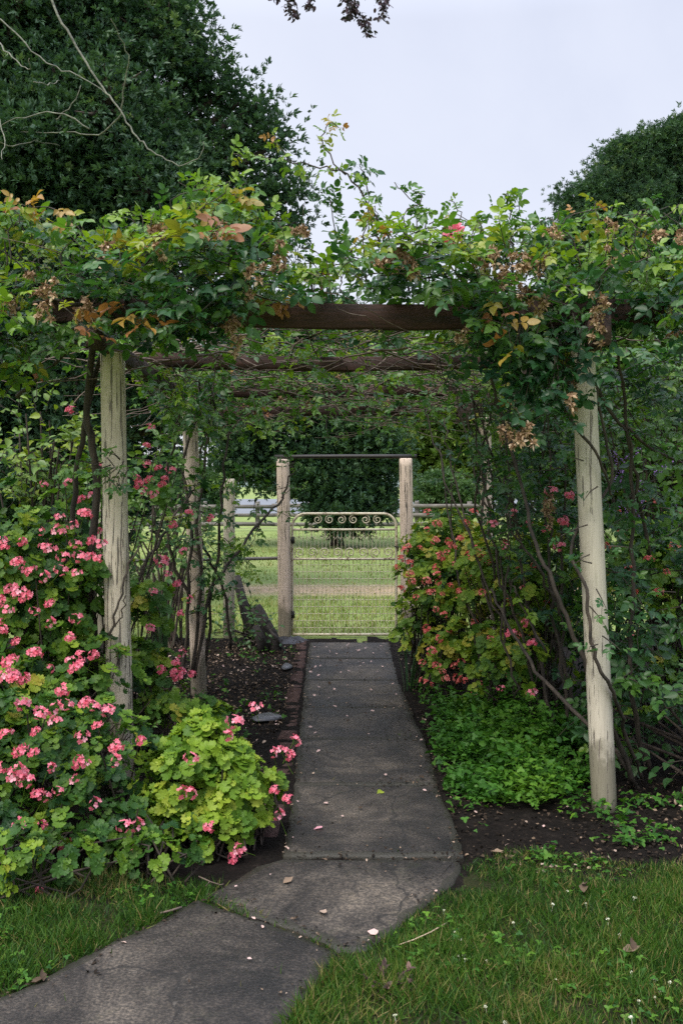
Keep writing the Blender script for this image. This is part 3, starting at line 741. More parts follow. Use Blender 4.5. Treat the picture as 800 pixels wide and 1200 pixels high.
def scroll(px, py, mir, R, rot=0.0, dy=0.0):
    key = (mir, R)
    if key not in pr:
        o = pr[key] = spiral(mir, R).build('scroll', M['gate'], None, True); o.parent = gate
    else: o = pr[key].copy(); COL.objects.link(o); o.parent = gate
    o.location = gp(px, py, dy) - np.array(gate['_o']); o.rotation_euler = (0, rot, 0)
for i in range(8): scroll(351+i*14.8, 654, 1 if i % 2 else -1, .056)
for i, x in enumerate((372,386,400,414,428,442)): scroll(x, 603.5, 1 if i % 2 else -1, .046, math.pi)
for i in range(8):   # little finials between the two rows
    b = MB(); x = 350.5+i*15; b.tube([gp(x,622), gp(x,628), gp(x+3,632), gp(x+5,629)], .004, 5); b.tube([gp(x,622), gp(x,628), gp(x-3,632), gp(x-5,629)], .004, 5); b.build('finial', M['gate'], gate, True)
b = MB()
for x in np.arange(346, 463, 4.5): b.tube([gp(x, 622, .006), gp(x+U(-.3,.3), 680, .006), gp(x, 743, .006)], .0026, 4, cap=False)
for y in np.arange(662, 743, 8.2): b.tube([gp(343, y, .009), gp(403, y+U(-.4,.4), .009), gp(463, y, .009)], .0026, 4, cap=False)
b.build('wire_mesh', M['wire'], gate)
for y in (633, 720):
    b = MB(); b.tube([gp(334,y,-.03), gp(338,y,-.05), gp(343,y,-.02)], .007, 6); b.tube([gp(343,y-4,-.005), gp(343,y+4,-.005)], .019, 8); b.build('hinge', M['iron'], gate)
b = MB(); b.tube([gp(462,640,-.02), gp(470,641,-.04)], .008, 6); b.tube([gp(466,637,-.03), gp(466,646,-.03)], .006, 6); b.build('latch', M['iron'], gate)
fence = thing('wire_fence', gp(200,746), 'low wire and rail fence with weathered cream posts left of the gate', 'fence')
post_mb(gp(269,748)-[0,0,.05], gp(268,562), .058, 14, .5, .03, 21).build('post', M['post_paint_2'], fence, True)
post_mb(gp(120,748)-[0,0,.05], gp(121,575), .058, 14, .4, .03, 22).build('post', M['post_paint_2'], fence, True)
post_mb(gp(-40,748)-[0,0,.05], gp(-39,575), .058, 14, .4, .03, 23).build('post', M['post_paint_2'], fence, True)
b = MB(); b.tube([gp(-40,657,.05), gp(120,658,.05), gp(200,657,.05), gp(330,654.5,.05)], .017, 6); b.build('rail', M['grey_wood'], fence)
b = MB()
for y in (620, 690, 720): b.tube([gp(-40,y,.055), gp(120,y+1,.055), gp(269,y,.055), gp(330,y-1,.055)], .002, 4, cap=False)
b.build('wire', M['wire'], fence)
# far post and rail fence
FD = 31.0
ff = thing('rail_fence', P(420,620,FD), 'distant grey post and rail fence along the far side of the paddock', 'fence')
px0, px1 = -380, 1300
for i, px in enumerate(np.arange(px0, px1+1, 62)):
    c = P(px, HY+F*(H-.5)/FD, FD); b = MB(); b.box((c[0], FD+U(-.03,.03), .45), (.13,.13,1.0), jit=.008, bev=.01); b.build('post', M['grey_wood'], ff)
for z, hh in ((.80,.11),(.52,.11),(.25,.11)):
    b = MB(); v0 = P(px0,0,FD)[0]; v1 = P(px1,0,FD)[0]; k = 12
    for i in range(k):
        a_, c_ = v0+(v1-v0)*i/k, v0+(v1-v0)*(i+1)/k; b.box(((a_+c_)/2, FD-.09+.03*(i % 2), z+U(-.02,.02)), (abs(c_-a_)+.08, .035, hh), jit=.006)
    b.build('rail', M['grey_wood'], ff)

# ------------------------------------------------------------------ old timber and stones by the left bed
b = MB(); c = G(290,742); A = np.array([c[0]+.06, c[1]-.15, 0]); Bp = P(277,676,c[1]+.15)
b.tube([A, A*.66+Bp*.34, A*.33+Bp*.67, Bp], [.055,.052,.05,.046], 7, wob=.12); tag(b.build('leaning_log', M['old_wood'], None, False, c), 'dark weathered log leaning against the bed fence post', 'log')
c = G(318,762); b = MB()
b.tube([G(326,766)-[0,0,.04], P(318,745,9.1), P(309,728,9.15), P(302,716,9.2), P(299,711,9.2)], [.075,.072,.066,.070,.055], 11, wob=.15)
b.tube([G(310,766)-[0,0,.04], P(306,748,8.95), P(300,733,9.0)], [.05,.045,.03], 9, wob=.18)
b.tube([G(334,764)-[0,0,.04], P(324,748,8.9), P(316,738,8.95)], [.022,.02,.012], 7, wob=.18)
tag(b.build('stump', M['old_wood'], None, False, c), 'blackened rotting stump leaning left beside the left gate post', 'stump')
c = G(340,753); b = MB(); n = 40; a = np.linspace(0, 6.28, 14)[:-1]; vs = [c+[0,0,.05]]
for k, (rr, z) in enumerate(((.06,.05),(.11,.03),(.15,.006))):
    for q in a: vs.append(c+[rr*1.3*math.cos(q)*U(.75,1.25), rr*.8*math.sin(q)*U(.75,1.25), z*U(.4,1.5)])
f = [(0,1+i,1+(i+1) % 13) for i in range(13)] + [(1+k*13+i, 1+(k+1)*13+i, 1+(k+1)*13+(i+1) % 13, 1+k*13+(i+1) % 13) for k in range(2) for i in range(13)]
b.add(vs, f); tag(b.build('plastic_scrap', M['black_plastic'], None, False, c), 'crumpled scrap of black plastic at the foot of the left gate post', 'plastic')
for (x, y, sx, sy, lab) in ((311,838,.115,.055,'flat grey slate lying in the bark mulch left of the path, the larger one'),(336,779,.05,.075,'small grey slate against the brick edging near the stump')):
    c = G(x, y, .05); b = MB(); a = np.linspace(0, 6.28, 10)[:-1]
    ring = np.array([[sx*math.cos(q)*U(.55,1.15), sy*2*math.sin(q)*U(.55,1.15), 0] for q in a])
    b.add(np.r_[ring+c+[0,0,-.02], ring*.97+c+[0,0,-.012], ring*.9+c+[0,0,-.006]], [(i,(i+1) % 9,9+(i+1) % 9,9+i) for i in range(9)]+[(9+i,9+(i+1) % 9,18+(i+1) % 9,18+i) for i in range(9)]+[tuple(18+i for i in range(9))])
    tag(b.build('flat_stone', M['slate'], None, False, c), lab, 'stone')
# ------------------------------------------------------------------ plant helpers
class Leaves:
    def __init__(self): self.T, self.d, self.u, self.s, self.r = [], [], [], [], []
    def add(self, T, d, u, s, r):
        self.T.append(np.atleast_2d(T)); self.d.append(np.atleast_2d(d)); self.u.append(np.atleast_2d(u))
        n = len(np.atleast_2d(T)); self.s.append(np.broadcast_to(s, (n,))); self.r.append(np.broadcast_to(r, (n,)))
    def flush(self, mb, tpls):
        if not self.T: return
        sc(mb, tpls, frames(np.concatenate(self.d), np.concatenate(self.u), np.concatenate(self.s)), np.concatenate(self.T), np.concatenate(self.r))
def walk(p, d, L, step, droop, wander, bias=None):
    pts = [np.asarray(p, float)]; d = nrm(d)
    for i in range(max(2, int(L/step))):
        d = nrm(d + rng.normal(size=3)*wander + np.array([0,0,-droop]) + (0 if bias is None else bias))
        pts.append(pts[-1] + d*step)
    return np.array(pts)
def shoot(lv, stems, p, d, L, size, tone, droop=.12, step=.05, rad=.0035, keep=None, face=(0,-.45,.8), start=1, wander=.16, tipgrow=.06):
    pts = walk(p, d, L, step, droop, wander); n = len(pts)
    if keep is not None:
        k = keep(pts)
        if not k[min(1, n-1)]: return
        if not k.all(): n = max(3, int(np.argmin(k))); pts = pts[:n]
    if stems is not None and len(pts) > 2: stems.tube(pts, np.linspace(rad, rad*.4, len(pts)), 4, rng.random(), cap=False)
    for i in range(start, len(pts)):
        t = nrm(pts[i]-pts[i-1]); u_ = rng.normal(size=3)*.3; lat = np.array([t[1]*(1+u_[2])-t[2]*u_[1], t[2]*u_[0]-t[0]*(1+u_[2]), t[0]*u_[1]-t[1]*u_[0]]); lat *= (1 if i % 2 else -1)/(math.sqrt(lat@lat)+1e-9)
        dd = t*U(.2,.7) + lat*U(.6,1.1) + np.array([0,-.15,U(-.35,.25)])
        up = np.array(face) + rng.normal(size=3)*.42
        lv.add(pts[i], dd, up, size*U(.72,1.15)*(1-.3*(i/len(pts))**2), np.clip(tone + tipgrow*(i/len(pts)) + rng.normal()*.07, 0, .86 if tone < .84 else 1))
    return pts
def crumple_mb(R, n, hang):
    b = MB(); k = 5
    for j in range(k):
        c = np.array([U(-R,R)*.6, U(-R,R)*.5, -hang*R*j/k*1.6 + U(-.3,.3)*R]); m = n//k
        d = rdir(m)*[1,1,.9]; d[:,2] -= .35*hang
        sc(b, [SCRAP, SCRAP, OVAL[2]], frames(d, rdir(m), U(.22,.5,m)*R), c + d*R*(.12+.16*rng.random((m,1))), np.clip(.45+rng.normal(size=m)*.26 + U(-.15,.15), 0, 1))
    b.tube([(0,0,R*.3),(0,.01,R*.8),(0,.04,R*1.2)], [.0015,.0018,.0018], 5, .5, 1)
    return b
bloom_me = []
def dried_bloom(parent, px, py, d, R=None):
    if len(bloom_me) < 5:
        o = crumple_mb(.055, 120, (.3,.7,1.0,.5,.85)[len(bloom_me)]).build('dried_bloom', [M['dry_petal'], M['cane']]); bloom_me.append(o)
    else:
        o = bloom_me[rng.integers(0,5)].copy(); COL.objects.link(o)
    o.parent = parent; o.location = P(px,py,d) - np.array(parent['_o']); o.rotation_euler = (U(-.3,.5), U(-.4,.4), U(0,6.28)); s = (R or U(.75,1.2)); o.scale = (s*.9,s*.9,s*1.15)
head_me = {}
def head_mb(seed, pale):
    b = MB(); nf = int(U(8,14)); sgn = nrm(rng.normal(size=(nf*3,3))); sgn = sgn[sgn[:,2] > -.25][:nf]
    for q in sgn:
        c = q*[.040,.040,.028]*U(.75,1.15); f = nrm(q*.9 + np.array([0,0,.25]) + rng.normal(size=3)*.25)
        x = nrm(np.cross(f, [.3,.2,1])); y = np.cross(f, x); a = U(0,6.28); rr = np.clip(U(.2,.75)+pale, 0, 1)
        A = a + np.array([-.5,.5, 1.9,3.14,4.4]) + rng.normal(size=5)*.12
        dd = np.cos(A)[:,None]*x + np.sin(A)[:,None]*y + f*.22
        sc(b, [PETAL], frames(dd, np.repeat(f[None],5,0)+rng.normal(size=(5,3))*.25, U(.0165,.0225,5)), np.repeat(c[None],5,0), np.clip(rr+rng.normal(size=5)*.1,0,1))
        b.tube([(0,0,-.02), c*.5+[0,0,-.008], c], .0011, 3, .4, 1, cap=False)
    for i in range(5):
        d = nrm(rng.normal(size=3)*[1,1,.4]+[0,0,.2]); b.tube([(0,0,-.02), d*.02+[0,0,-.015], d*.034-[0,0,.008]], [.001,.0012,.002], 4, .2, 1)
    x, y = U(-.03,.03), U(-.02,.04); b.tube([(0,0,-.02),(x*.3,y*.3,-.08),(x,y,-.17)], [.0016,.0018,.0022], 5, .6, 1, cap=False)
    return b
def flower_head(parent, pos, kind='pink', s=None, tilt=None):
    key = kind; L = head_me.setdefault(key, [])
    if len(L) < 5:
        o = head_mb(len(L), (-.1,0,.1,.2,-.05)[len(L)]).build('flower_head', [M[kind], M['gera_leaf']]); L.append(o)
    else: o = L[rng.integers(0,5)].copy(); COL.objects.link(o)
    o.parent = parent; o.location = np.asarray(pos) - np.array(parent['_o'])
    o.rotation_euler = (U(.25,1.0) if tilt is None else tilt, U(-.35,.35), U(-.8,.8)); q = s or U(.46,.76); o.scale = (q,q,q)

def geranium(loc, lobes, dens, size, tone, label, heads, mat='gera_leaf', kind='pink', group=None, tv=.22, lo=False, stems=26, face=.35):
    """lobes: (centre, radii, weight).  Rosettes of scalloped leaves fill the outer part of every lobe."""
    t = thing('geranium_bush', loc, label, 'geranium', group); loc = np.asarray(loc, float)
    lv = Leaves(); st = MB()
    for c, rad, wgt in lobes:
        c = np.asarray(c, float); rad = np.broadcast_to(np.asarray(rad, float), (3,))
        n = int(dens*wgt*(rad[0]*rad[2]+rad[1]*rad[2]+rad[0]*rad[1])*4)
        q = rdir(n); q[:,2] = np.where(q[:,2] < -.4, -q[:,2], q[:,2]); rr = rng.random(n)**.45
        bumpy = 1 + .22*vnoise(q*1.0, 3.2, int(abs(c[0])*100)+n)
        pos = c + q*rad*(rr*bumpy)[:,None]; pos = pos[pos[:,2] > .03]; q = q[:len(pos)]
        out = nrm((pos-c)/rad)
        for p_, o_ in zip(pos, out):
            m = rng.integers(5, 10); ax = nrm(o_ + np.array([0,-face,.7]) + rng.normal(size=3)*.35)
            x = nrm(np.cross(ax, [.31,.22,.9])); y = np.cross(ax, x); a = 2.399*np.arange(m)+U(0,6); el = np.linspace(.15, 1.35, m)
            d = (np.cos(a)[:,None]*x + np.sin(a)[:,None]*y)
            nor = ax*np.cos(el*.75)[:,None] + d*np.sin(el*.75)[:,None]
            k = size*U(.55,1.12,m)*(.55+.45*el/1.35); tn = np.clip(tone + rng.normal()*tv + rng.normal(size=m)*.07 + .10*(el<.5), 0, 1)
            lv.add(p_ + d*(size*1.05*np.sin(el))[:,None]+ax*(size*.7*np.cos(el))[:,None]-[0,0,size*.2], d+rng.normal(size=(m,3))*.25, nor+rng.normal(size=(m,3))*.22, k, tn)
        for i in rng.choice(len(pos), min(len(pos), int(stems*wgt)), replace=False):
            b0 = np.array([c[0]+U(-.5,.5)*rad[0], c[1]+U(-.5,.5)*rad[1], 0]) if c[2] < 1.2 else np.array([loc[0]+U(-.15,.15), loc[1]+U(-.15,.15), 0])
            mid = (b0+pos[i])/2 + rng.normal(size=3)*.04
            st.tube([b0, mid, pos[i]], [.006,.005,.003], 5, rng.random(), cap=False)
    fo = MB(); lv.flush(fo, GERL if lo else GERA)
    fo.build('foliage', M[mat], t); st.build('stems', M['cane'], t)
    for h in heads:
        px, py, d = h[:3]; flower_head(t, P(px,py,d), h[3] if len(h) > 3 else kind)
    return t

def shrub(name, loc, lobes, nsh, leaf, tone, label, cat, tpls=OVAL, mat='shrub_leaf', L=.28, step=.04, tv=.12, group=None, stems=8, droop=.1, keep=None):
    t = thing(name, loc, label, cat, group); loc = np.asarray(loc, float); lv = Leaves(); st = MB(); bk = MB()
    wts = np.array([np.prod(np.broadcast_to(r_, (3,)))**.67 for _, r_ in lobes]); wts /= wts.sum()
    for (c, r_), wt in zip(lobes, wts):
        c = np.asarray(c, float); r_ = np.broadcast_to(np.asarray(r_, float), (3,))
        for _ in range(int(nsh*wt)):
            q = rdir(1)[0]; pos = c + q*r_*(rng.random()**.5)*.92
            if pos[2] < .04: continue
            shoot(lv, st, pos, q + [0,-.1,.35] + rng.normal(size=3)*.35, L*U(.5,1.2), leaf, tone+rng.normal()*tv, droop, step, .003, keep)
        for _ in range(stems):
            e = c + rdir(1)[0]*r_*.6; b0 = loc + [U(-.12,.12), U(-.12,.12), 0]
            m1 = b0*.6+e*.4+rng.normal(size=3)*.05; m1[2] = b0[2]*.5+e[2]*.5
            bk.tube([b0, m1, e], [.014,.010,.005], 6, rng.random(), cap=False)
    fo = MB(); lv.flush(fo, tpls); fo.build('foliage', M[mat], t); st.build('shoots', M['cane'], t); bk.build('stems', M['bark'], t)
    return t

def tree(name, base, lobes, tr, sp_size, per_m2, clump, mat, tone, label, cat='tree', tpls=SPRIG, group=None, bark='bark', limb_frac=.25, view=None, tv=.13, trunk_top=None):
    t = thing(name, base, label, cat, group); base = np.asarray(base, float)
    tk = MB(); fo = MB(); zc = np.array([c[2] for c, _ in lobes]); top = np.array([base[0], base[1], np.percentile(zc, 55)]) if trunk_top is None else trunk_top
    ph = U(0,6,2); kk = 9
    line = [base + (top-base)*i/kk + [.05*tr*8*math.sin(i*.8+ph[0])*(i/kk), .05*tr*8*math.cos(i*.7+ph[1])*(i/kk), 0] for i in range(kk+1)]
    tk.tube(line, [tr*(1.5 if i == 0 else 1.12 if i == 1 else 1-.085*i) for i in range(kk+1)], 12, .5, wob=.06)
    LIMBS = []; lob2 = []
    for c, R in lobes:      # big lobes break up into billows
        if R < .8: lob2.append((c, R)); continue
        lob2.append((c, R*.84)); q = rdir(7); q[:,1] = -np.abs(q[:,1]); q[:,2] += .25; q = nrm(q)
        lob2 += [(np.asarray(c)+w*R*U(.62,.82), R*U(.30,.46)) for w in q]
    lobes = lob2
    for c, R in lobes:
        c = np.asarray(c, float); hgt = np.clip((c[2]-base[2])*.55, .3*(top[2]-base[2]), .95*(top[2]-base[2]))/(top[2]-base[2])
        s0 = line[int(hgt*kk)]; m1 = s0*.5+c*.5 + [U(-.1,.1)*R, U(-.1,.1)*R, .12*R]
        lm = MB(); LIMBS.append(lm); lm.tube([s0, s0*.75+m1*.25, m1, c], [tr*.42, tr*.36, tr*.26, tr*.12], 8, .5, cap=False)
        n = 5 + int(per_m2*R*R/(clump*clump))
        q = rdir(n); q[:,2] = np.where((q[:,2] < -.55) & (rng.random(n) < .5), -q[:,2], q[:,2])
        cc = c + q*(R*(rng.random(n)**.33*.92+.06)*(1+.30*vnoise(q, 5, n)))[:,None]
        ns = rng.integers(12, 25, n)
        idx = np.repeat(np.arange(n), ns); mN = len(idx)
        off = rng.normal(size=(mN,3))*[clump*.55, clump*.55, clump*.36]
        pos = cc[idx] + off; ok = pos[:,2] > .15
        if view is not None:
            pr_ = proj(pos); ok &= (pr_[:,0] > view[0]) & (pr_[:,0] < view[1]) & (pr_[:,1] > view[2]) & (pr_[:,1] < view[3])
        d = nrm(off)*1.0 + q[idx]*.55 + [0,0,.25] + rng.normal(size=(mN,3))*.3
        up = UP + q[idx]*.5 + rng.normal(size=(mN,3))*.4
        tn = np.clip(tone + (rng.normal(size=n)*tv)[idx] + rng.normal(size=mN)*.09, 0, 1)
        sc(fo, tpls, frames(d, up, sp_size*U(.6,1.35,mN))[ok], pos[ok], tn[ok])
        for i in range(n):
            if rng.random() < limb_frac: lm.tube([c, (c+cc[i])/2+rng.normal(size=3)*.08*R, cc[i]], [tr*.10, tr*.07, tr*.025], 5, .5, cap=False)
    tko = tk.build('trunk', M[bark], t, True); fo.build('crown', M[mat], t)
    for lm in LIMBS:
        q = lm.build('limb', M[bark], t, True); q.parent = tko
    return t
def prof(pts):
    a = np.array(pts, float); return lambda x: np.interp(x, a[:,0], a[:,1])
def pl(pts, d=None):
    """polyline through photo points with depths"""
    return np.array([P(*(q if len(q) == 3 else (q[0], q[1], d))) for q in pts])
def smooth(pts, k=4, jit=0.0):
    pts = np.asarray(pts, float); n = len(pts); t = np.linspace(0, n-1, (n-1)*k+1); out = []
    for q in t:
        i = min(int(q), n-2); f = q-i; p0, p1, p2, p3 = pts[max(i-1,0)], pts[i], pts[i+1], pts[min(i+2,n-1)]
        out.append(.5*((2*p1)+(-p0+p2)*f+(2*p0-5*p1+4*p2-p3)*f*f+(-p0+3*p1-3*p2+p3)*f**3))
    out = np.array(out); out[1:-1] += rng.normal(size=(len(out)-2,3))*jit; return out
# ------------------------------------------------------------------ background trees
V = (-260, 1060, -200, 760)
def LB(px, py, d, r): return (P(px, py, d), r)
tree('leafy_tree', P(-120,565+F*H/13.2,13.2), [LB(-40,40,13.3,1.9),(P(85,70,12.8),1.5),LB(170,40,13.2,.75),LB(130,130,12.6,1.0),LB(190,205,13,.85),LB(255,255,13.2,.7),
    LB(225,120,13.2,.45),LB(215,45,13.2,.36),LB(290,160,13.3,.42),LB(255,185,13.1,.55),LB(300,255,13.2,.42),LB(95,240,12.4,1.6),LB(-10,200,12.6,1.8),LB(190,320,12.8,1.2),LB(285,330,13.1,.7),LB(-20,370,12.5,1.7),LB(110,400,12.4,1.5),LB(-90,520,12.6,1.7),LB(40,520,12.6,1.2),LB(190,440,12.9,.9),LB(-150,180,13.5,2.2),LB(212,18,13,0.18),LB(190,8,13,0.20),LB(246,72,13,0.17),LB(243,98,13,0.20),LB(262,108,13,0.16),LB(303,122,13,0.18),LB(300,150,13,0.16),LB(322,168,13,0.15),LB(332,205,13,0.18),LB(341,232,13,0.16),LB(318,225,13,0.20),LB(225,75,13,0.20),LB(170,30,13,0.20),LB(345,262,13,0.15),LB(280,120,13,0.14),LB(30,-90,13.5,1.9)],
    .30, .078, 12, .34, 'dark_leaf', .60, 'huge dark green broadleaf tree filling the upper left sky', view=V, trunk_top=P(-100,150,13.2))
# bare grey lichened branch hanging in front of that crown
br = thing('bare_branch', P(60,-30,10.5), 'leafless pale lichen covered branch hanging across the dark tree at upper left', 'branch')
b = MB()
BR = [[(40,-60),(62,0),(80,40),(105,80),(125,110),(143,133),(160,160),(175,180),(197,197),(222,207),(243,198),(246,185)],
      [(0,22),(25,45),(55,72),(92,90),(118,104),(133,118)],[(143,133),(120,150),(105,151),(70,142),(40,140),(-20,133)],[(142,131),(148,105),(157,85),(150,62),(143,48)],
      [(105,151),(65,132),(30,138),(-10,150),(-30,160)],[(40,96),(52,88),(54,72)],[(0,50),(20,75),(45,97),(52,92)],[(66,140),(85,122),(95,100)],[(-10,160),(10,165),(30,152),(55,152)],[(0,140),(15,175),(22,205)]]
for i, q in enumerate(BR):
    pts = smooth(pl(q, 10.5) + np.array([0,1,0])*np.linspace(0,.5*(i % 3-1),len(q))[:,None], 4, .008)
    b.tube(pts, np.linspace(.015 if i == 0 else .008, .004, len(pts)), 6, .5, wob=.12)
b.build('branch', M['lichen'], br, True)
# round dark tree standing in the paddock beyond the gate
tree('round_tree', P(395,565+F*H/24,24), [LB(325,500,24,1.55),LB(412,500,24,1.35),LB(446,548,24,.75),LB(408,580,23.6,.85),LB(362,548,23.8,.95),LB(296,540,24,.9),LB(318,430,24.6,1.6),LB(400,425,24.6,1.4),LB(440,590,23.8,.5),LB(408,598,23.3,.55),LB(385,590,23.3,.5),LB(397,608,23.0,.42),LB(415,606,23.0,.38),LB(270,490,24.5,1.1)],
    .12, .14, 9, .42, 'dark_leaf', .62, 'dark rounded tree in the paddock straight beyond the gate', view=V)
g2 = 'pale trees behind the paddock'
tree('pale_tree', P(505,565+F*H/44,44), [LB(500,520,44,2.2),LB(520,470,44,2.0),LB(490,440,45,1.9),LB(540,530,44,1.8)], .25,.24,8,.6,'light_leaf',.6,'yellow green tree in the gap right of the dark round paddock tree',group=g2,view=V)
tree('pale_tree', P(590,565+F*H/46,46), [LB(580,500,46,2.6),LB(610,450,46,2.4),LB(560,440,46,2.2),LB(640,510,46,2.6)], .28,.24,8,.6,'light_leaf',.3,'taller light green tree beyond the rail fence behind the right hand roses',group=g2,view=V)
tree('far_bush', P(510,565+F*H/36,36), [LB(505,585,36,.75),LB(525,578,36,.8),LB(545,590,36,.7)], .08,.13,9,.3,'mid_leaf',.75,'bluish green bush behind the rail fence right of the gate','bush',view=V)
tree('far_bush', P(230,565+F*H/38,38), [LB(215,570,38,1.2),LB(180,575,38,1.1),LB(245,580,38,.8)], .1,.14,9,.35,'mid_leaf',.45,'low green bush on the paddock edge behind the left pergola posts','bush',view=V)
# tall tree at the right
tree('tall_conifer', P(770,565+F*H/28,28), [LB(775,245,28,1.45),(P(706,248,27.6),.85),LB(798,190,28,1.05),LB(742,205,28,.8),LB(683,262,27.8,.72),LB(840,265,28,1.7),LB(725,190,28,.5),LB(672,275,27.7,.45),LB(810,160,27.6,.6),LB(745,180,27.6,.45),LB(700,215,27.5,.45),LB(780,165,27.5,.4),LB(765,340,28,2.2),LB(695,340,27.8,1.7),LB(668,240,28,.45),LB(760,178,28,.55),LB(640,300,28.3,.7),LB(850,360,28,2.3),LB(720,440,28,1.9)],
    .35,.115,15,.40,'dark_leaf',.66,'tall rounded dark green conifer against the sky at the right edge',tpls=SPRIGF,view=V)
tree('shade_tree', P(760,565+F*H/17,17), [LB(650,480,17,1.0),LB(700,430,17,1.2),LB(760,470,17,1.3),LB(820,420,17,1.5),LB(700,540,17,1.2),LB(780,560,17,1.3),LB(640,560,17,.9),LB(860,540,17,1.5)],.16,.13,7,.40,'light_leaf',.15,'mid green leafy tree showing through the roses behind the right round post',view=V)
tree('shade_tree', P(60,565+F*H/15,15), [LB(-20,580,15,1.2),LB(60,560,15,1.1),LB(140,500,15,1.2),LB(120,590,15,.7),LB(-60,480,15,1.3)],.14,.12,9,.36,'dark_leaf',.3,'low shadowy tree behind the pink geraniums at the left edge',view=V)
# overhanging purple conifer twig at the top
oh = thing('overhanging_branch', P(385,-60,5.2), 'dark purplish drooping feathery branch tip at the top edge of the sky', 'branch')
b = MB(); st = MB()
for q in ([(385,-60),(395,-20),(410,5),(425,22),(432,40)],[(395,-30),(350,-12),(338,5),(346,17)],[(395,-25),(370,-10),(362,8)],[(400,-20),(440,-5),(448,20)],[(400,-18),(415,5),(405,20)],[(390,-30),(330,-20),(322,-4)],[(395,-25),(450,-20),(452,8)]):
    pts = smooth(pl(q, 5.2), 5, .004); st.tube(pts, np.linspace(.006,.002,len(pts)), 5, .5)
    for i in range(len(pts)):
        m = 11; lv = rng.normal(size=(m,3))*[1,.8,.3]; lv[:,2] -= .8
        sc(b, [OVAL[2]], frames(lv, rdir(m), U(.016,.034,m)), pts[i]+rng.normal(size=(m,3))*.012, rng.random(m))
b.build('foliage', M['needle'], oh); st.build('stem', M['bark'], oh)

# ------------------------------------------------------------------ climbing roses on the pergola
TOPP = prof([(-80,300),(0,275),(45,255),(80,285),(130,285),(180,262),(215,240),(262,232),(290,250),(330,285),(350,325),(400,318),(425,262),(455,240),(500,240),(530,262),(555,292),(590,258),(615,258),(640,280),(700,270),(735,258),(780,275),(860,275)])
BOTP = prof([(-80,440),(40,425),(95,405),(110,390),(160,388),(185,400),(245,392),(262,380),(282,362),(298,342),(528,342),(552,368),(600,415),(650,440),(690,385),(740,372),(860,400)])
def envelope(pts):
    q = proj(pts); return (q[:,1] > TOPP(q[:,0]) - 4 - 10*rng.random()) & (q[:,1] < BOTP(q[:,0]) + 6)
def canopy(lv, st, x0, x1, n, size, dmid=4.75, dsd=.28):
    k = 0
    while k < n:
        px = U(x0, x1); d = float(np.clip(rng.normal(dmid, dsd), 4.38, 5.9)); t, bt = TOPP(px), BOTP(px)
        py = t + (bt-t)*U(.08, .98)
        mid = 330 < px < 560
        if mid and rng.random() < .25: d = U(4.8, 6.0)
        up = U(.1,.9) if py < (t+bt)/2 else U(-.5,.35)
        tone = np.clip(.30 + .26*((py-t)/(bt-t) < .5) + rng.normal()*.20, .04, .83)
        if rng.random() < .025: tone = U(.88, .97)
        p = P(px, py, d); lobe = vnoise(np.array([[p[0], p[2], p[1]*.5]]), 5.5, 77)[0]
        if lobe < -.11 or (py < t + 46 and rng.random() < .58): k += .5; continue
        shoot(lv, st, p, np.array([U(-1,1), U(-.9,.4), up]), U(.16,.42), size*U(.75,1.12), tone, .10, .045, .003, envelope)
        k += 1
def add_cane(t, pts, r0, r1, name='cane', jit=.006, k=5, wob=.10):
    q = smooth(pts, k, jit); b = MB(); b.tube(q, np.linspace(r0, r1, len(q)), 8, .5, wob=wob); return b.build(name, M['cane'], t, True)
SZ = .142
# --- front left rose
R1 = thing('climbing_rose', G(104,900), 'leafy climbing rose covering the left front corner of the pergola with dry blooms', 'rose', 'climbing roses on the pergola')
lv, st = Leaves(), MB()
canopy(lv, st, -90, 400, 430, SZ)
add_cane(R1, pl([(100,905,5.15),(112,800,5.12),(106,680,5.1),(114,560,5.1),(102,480,5.08),(108,390,5.0),(95,330,4.9)]), .026, .016)
add_cane(R1, pl([(98,905,5.2),(92,740,5.2),(85,600,5.2),(100,500,5.15),(118,420,5.1),(150,350,5.0)]), .016, .010)
add_cane(R1, pl([(-30,362,4.55),(20,360,4.6),(60,352,4.65),(120,360,4.7)]), .013, .008)
add_cane(R1, pl([(20,465,5.0),(60,430,4.95),(110,380,4.8),(160,330,4.7)]), .011, .006)
add_cane(R1, pl([(128,745,4.88),(140,705,4.87),(152,662,4.9),(165,640,4.95)]), .006, .004)
add_cane(R1, pl([(135,735,4.87),(143,720,4.86),(147,698,4.86)]), .004, .003)
for q, tone in (([(120,300),(80,255),(45,243),(25,240)],.93),([(235,300),(250,250),(262,228),(280,232)],.9),([(265,330),(300,345),(330,355),(345,358)],.93),([(150,330),(185,290),(190,262)],.6),([(40,330),(15,300),(-20,285)],.7)):
    pts = smooth(pl(q, 4.62), 4, .006); st.tube(pts, np.linspace(.004,.002,len(pts)), 4, .5)
    for i in range(2, len(pts)):
        lv.add(pts[i], rng.normal(size=3)*[1,.6,.6], np.array([0,-.6,.7])+rng.normal(size=3)*.4, SZ*U(.6,.95), np.clip(tone+rng.normal()*.035,0,1))
for _ in range(30):
    x = U(-60,345); y = TOPP(x); pts = smooth(pl([(x,y+40),(x+U(-12,12),y+12),(x+U(-22,22),y-U(4,16)),(x+U(-36,36),y-U(8,30))], U(4.5,5.0)), 3, .006); st.tube(pts, np.linspace(.0035,.002,len(pts)), 5, .5); tn = U(.4,.95)
    for i in range(3, len(pts)): lv.add(pts[i], rng.normal(size=3)*[1,.7,.7], np.array([0,-.4,.6])+rng.normal(size=3)*.5, SZ*U(.5,.8), np.clip(tn+rng.normal()*.07,0,1))
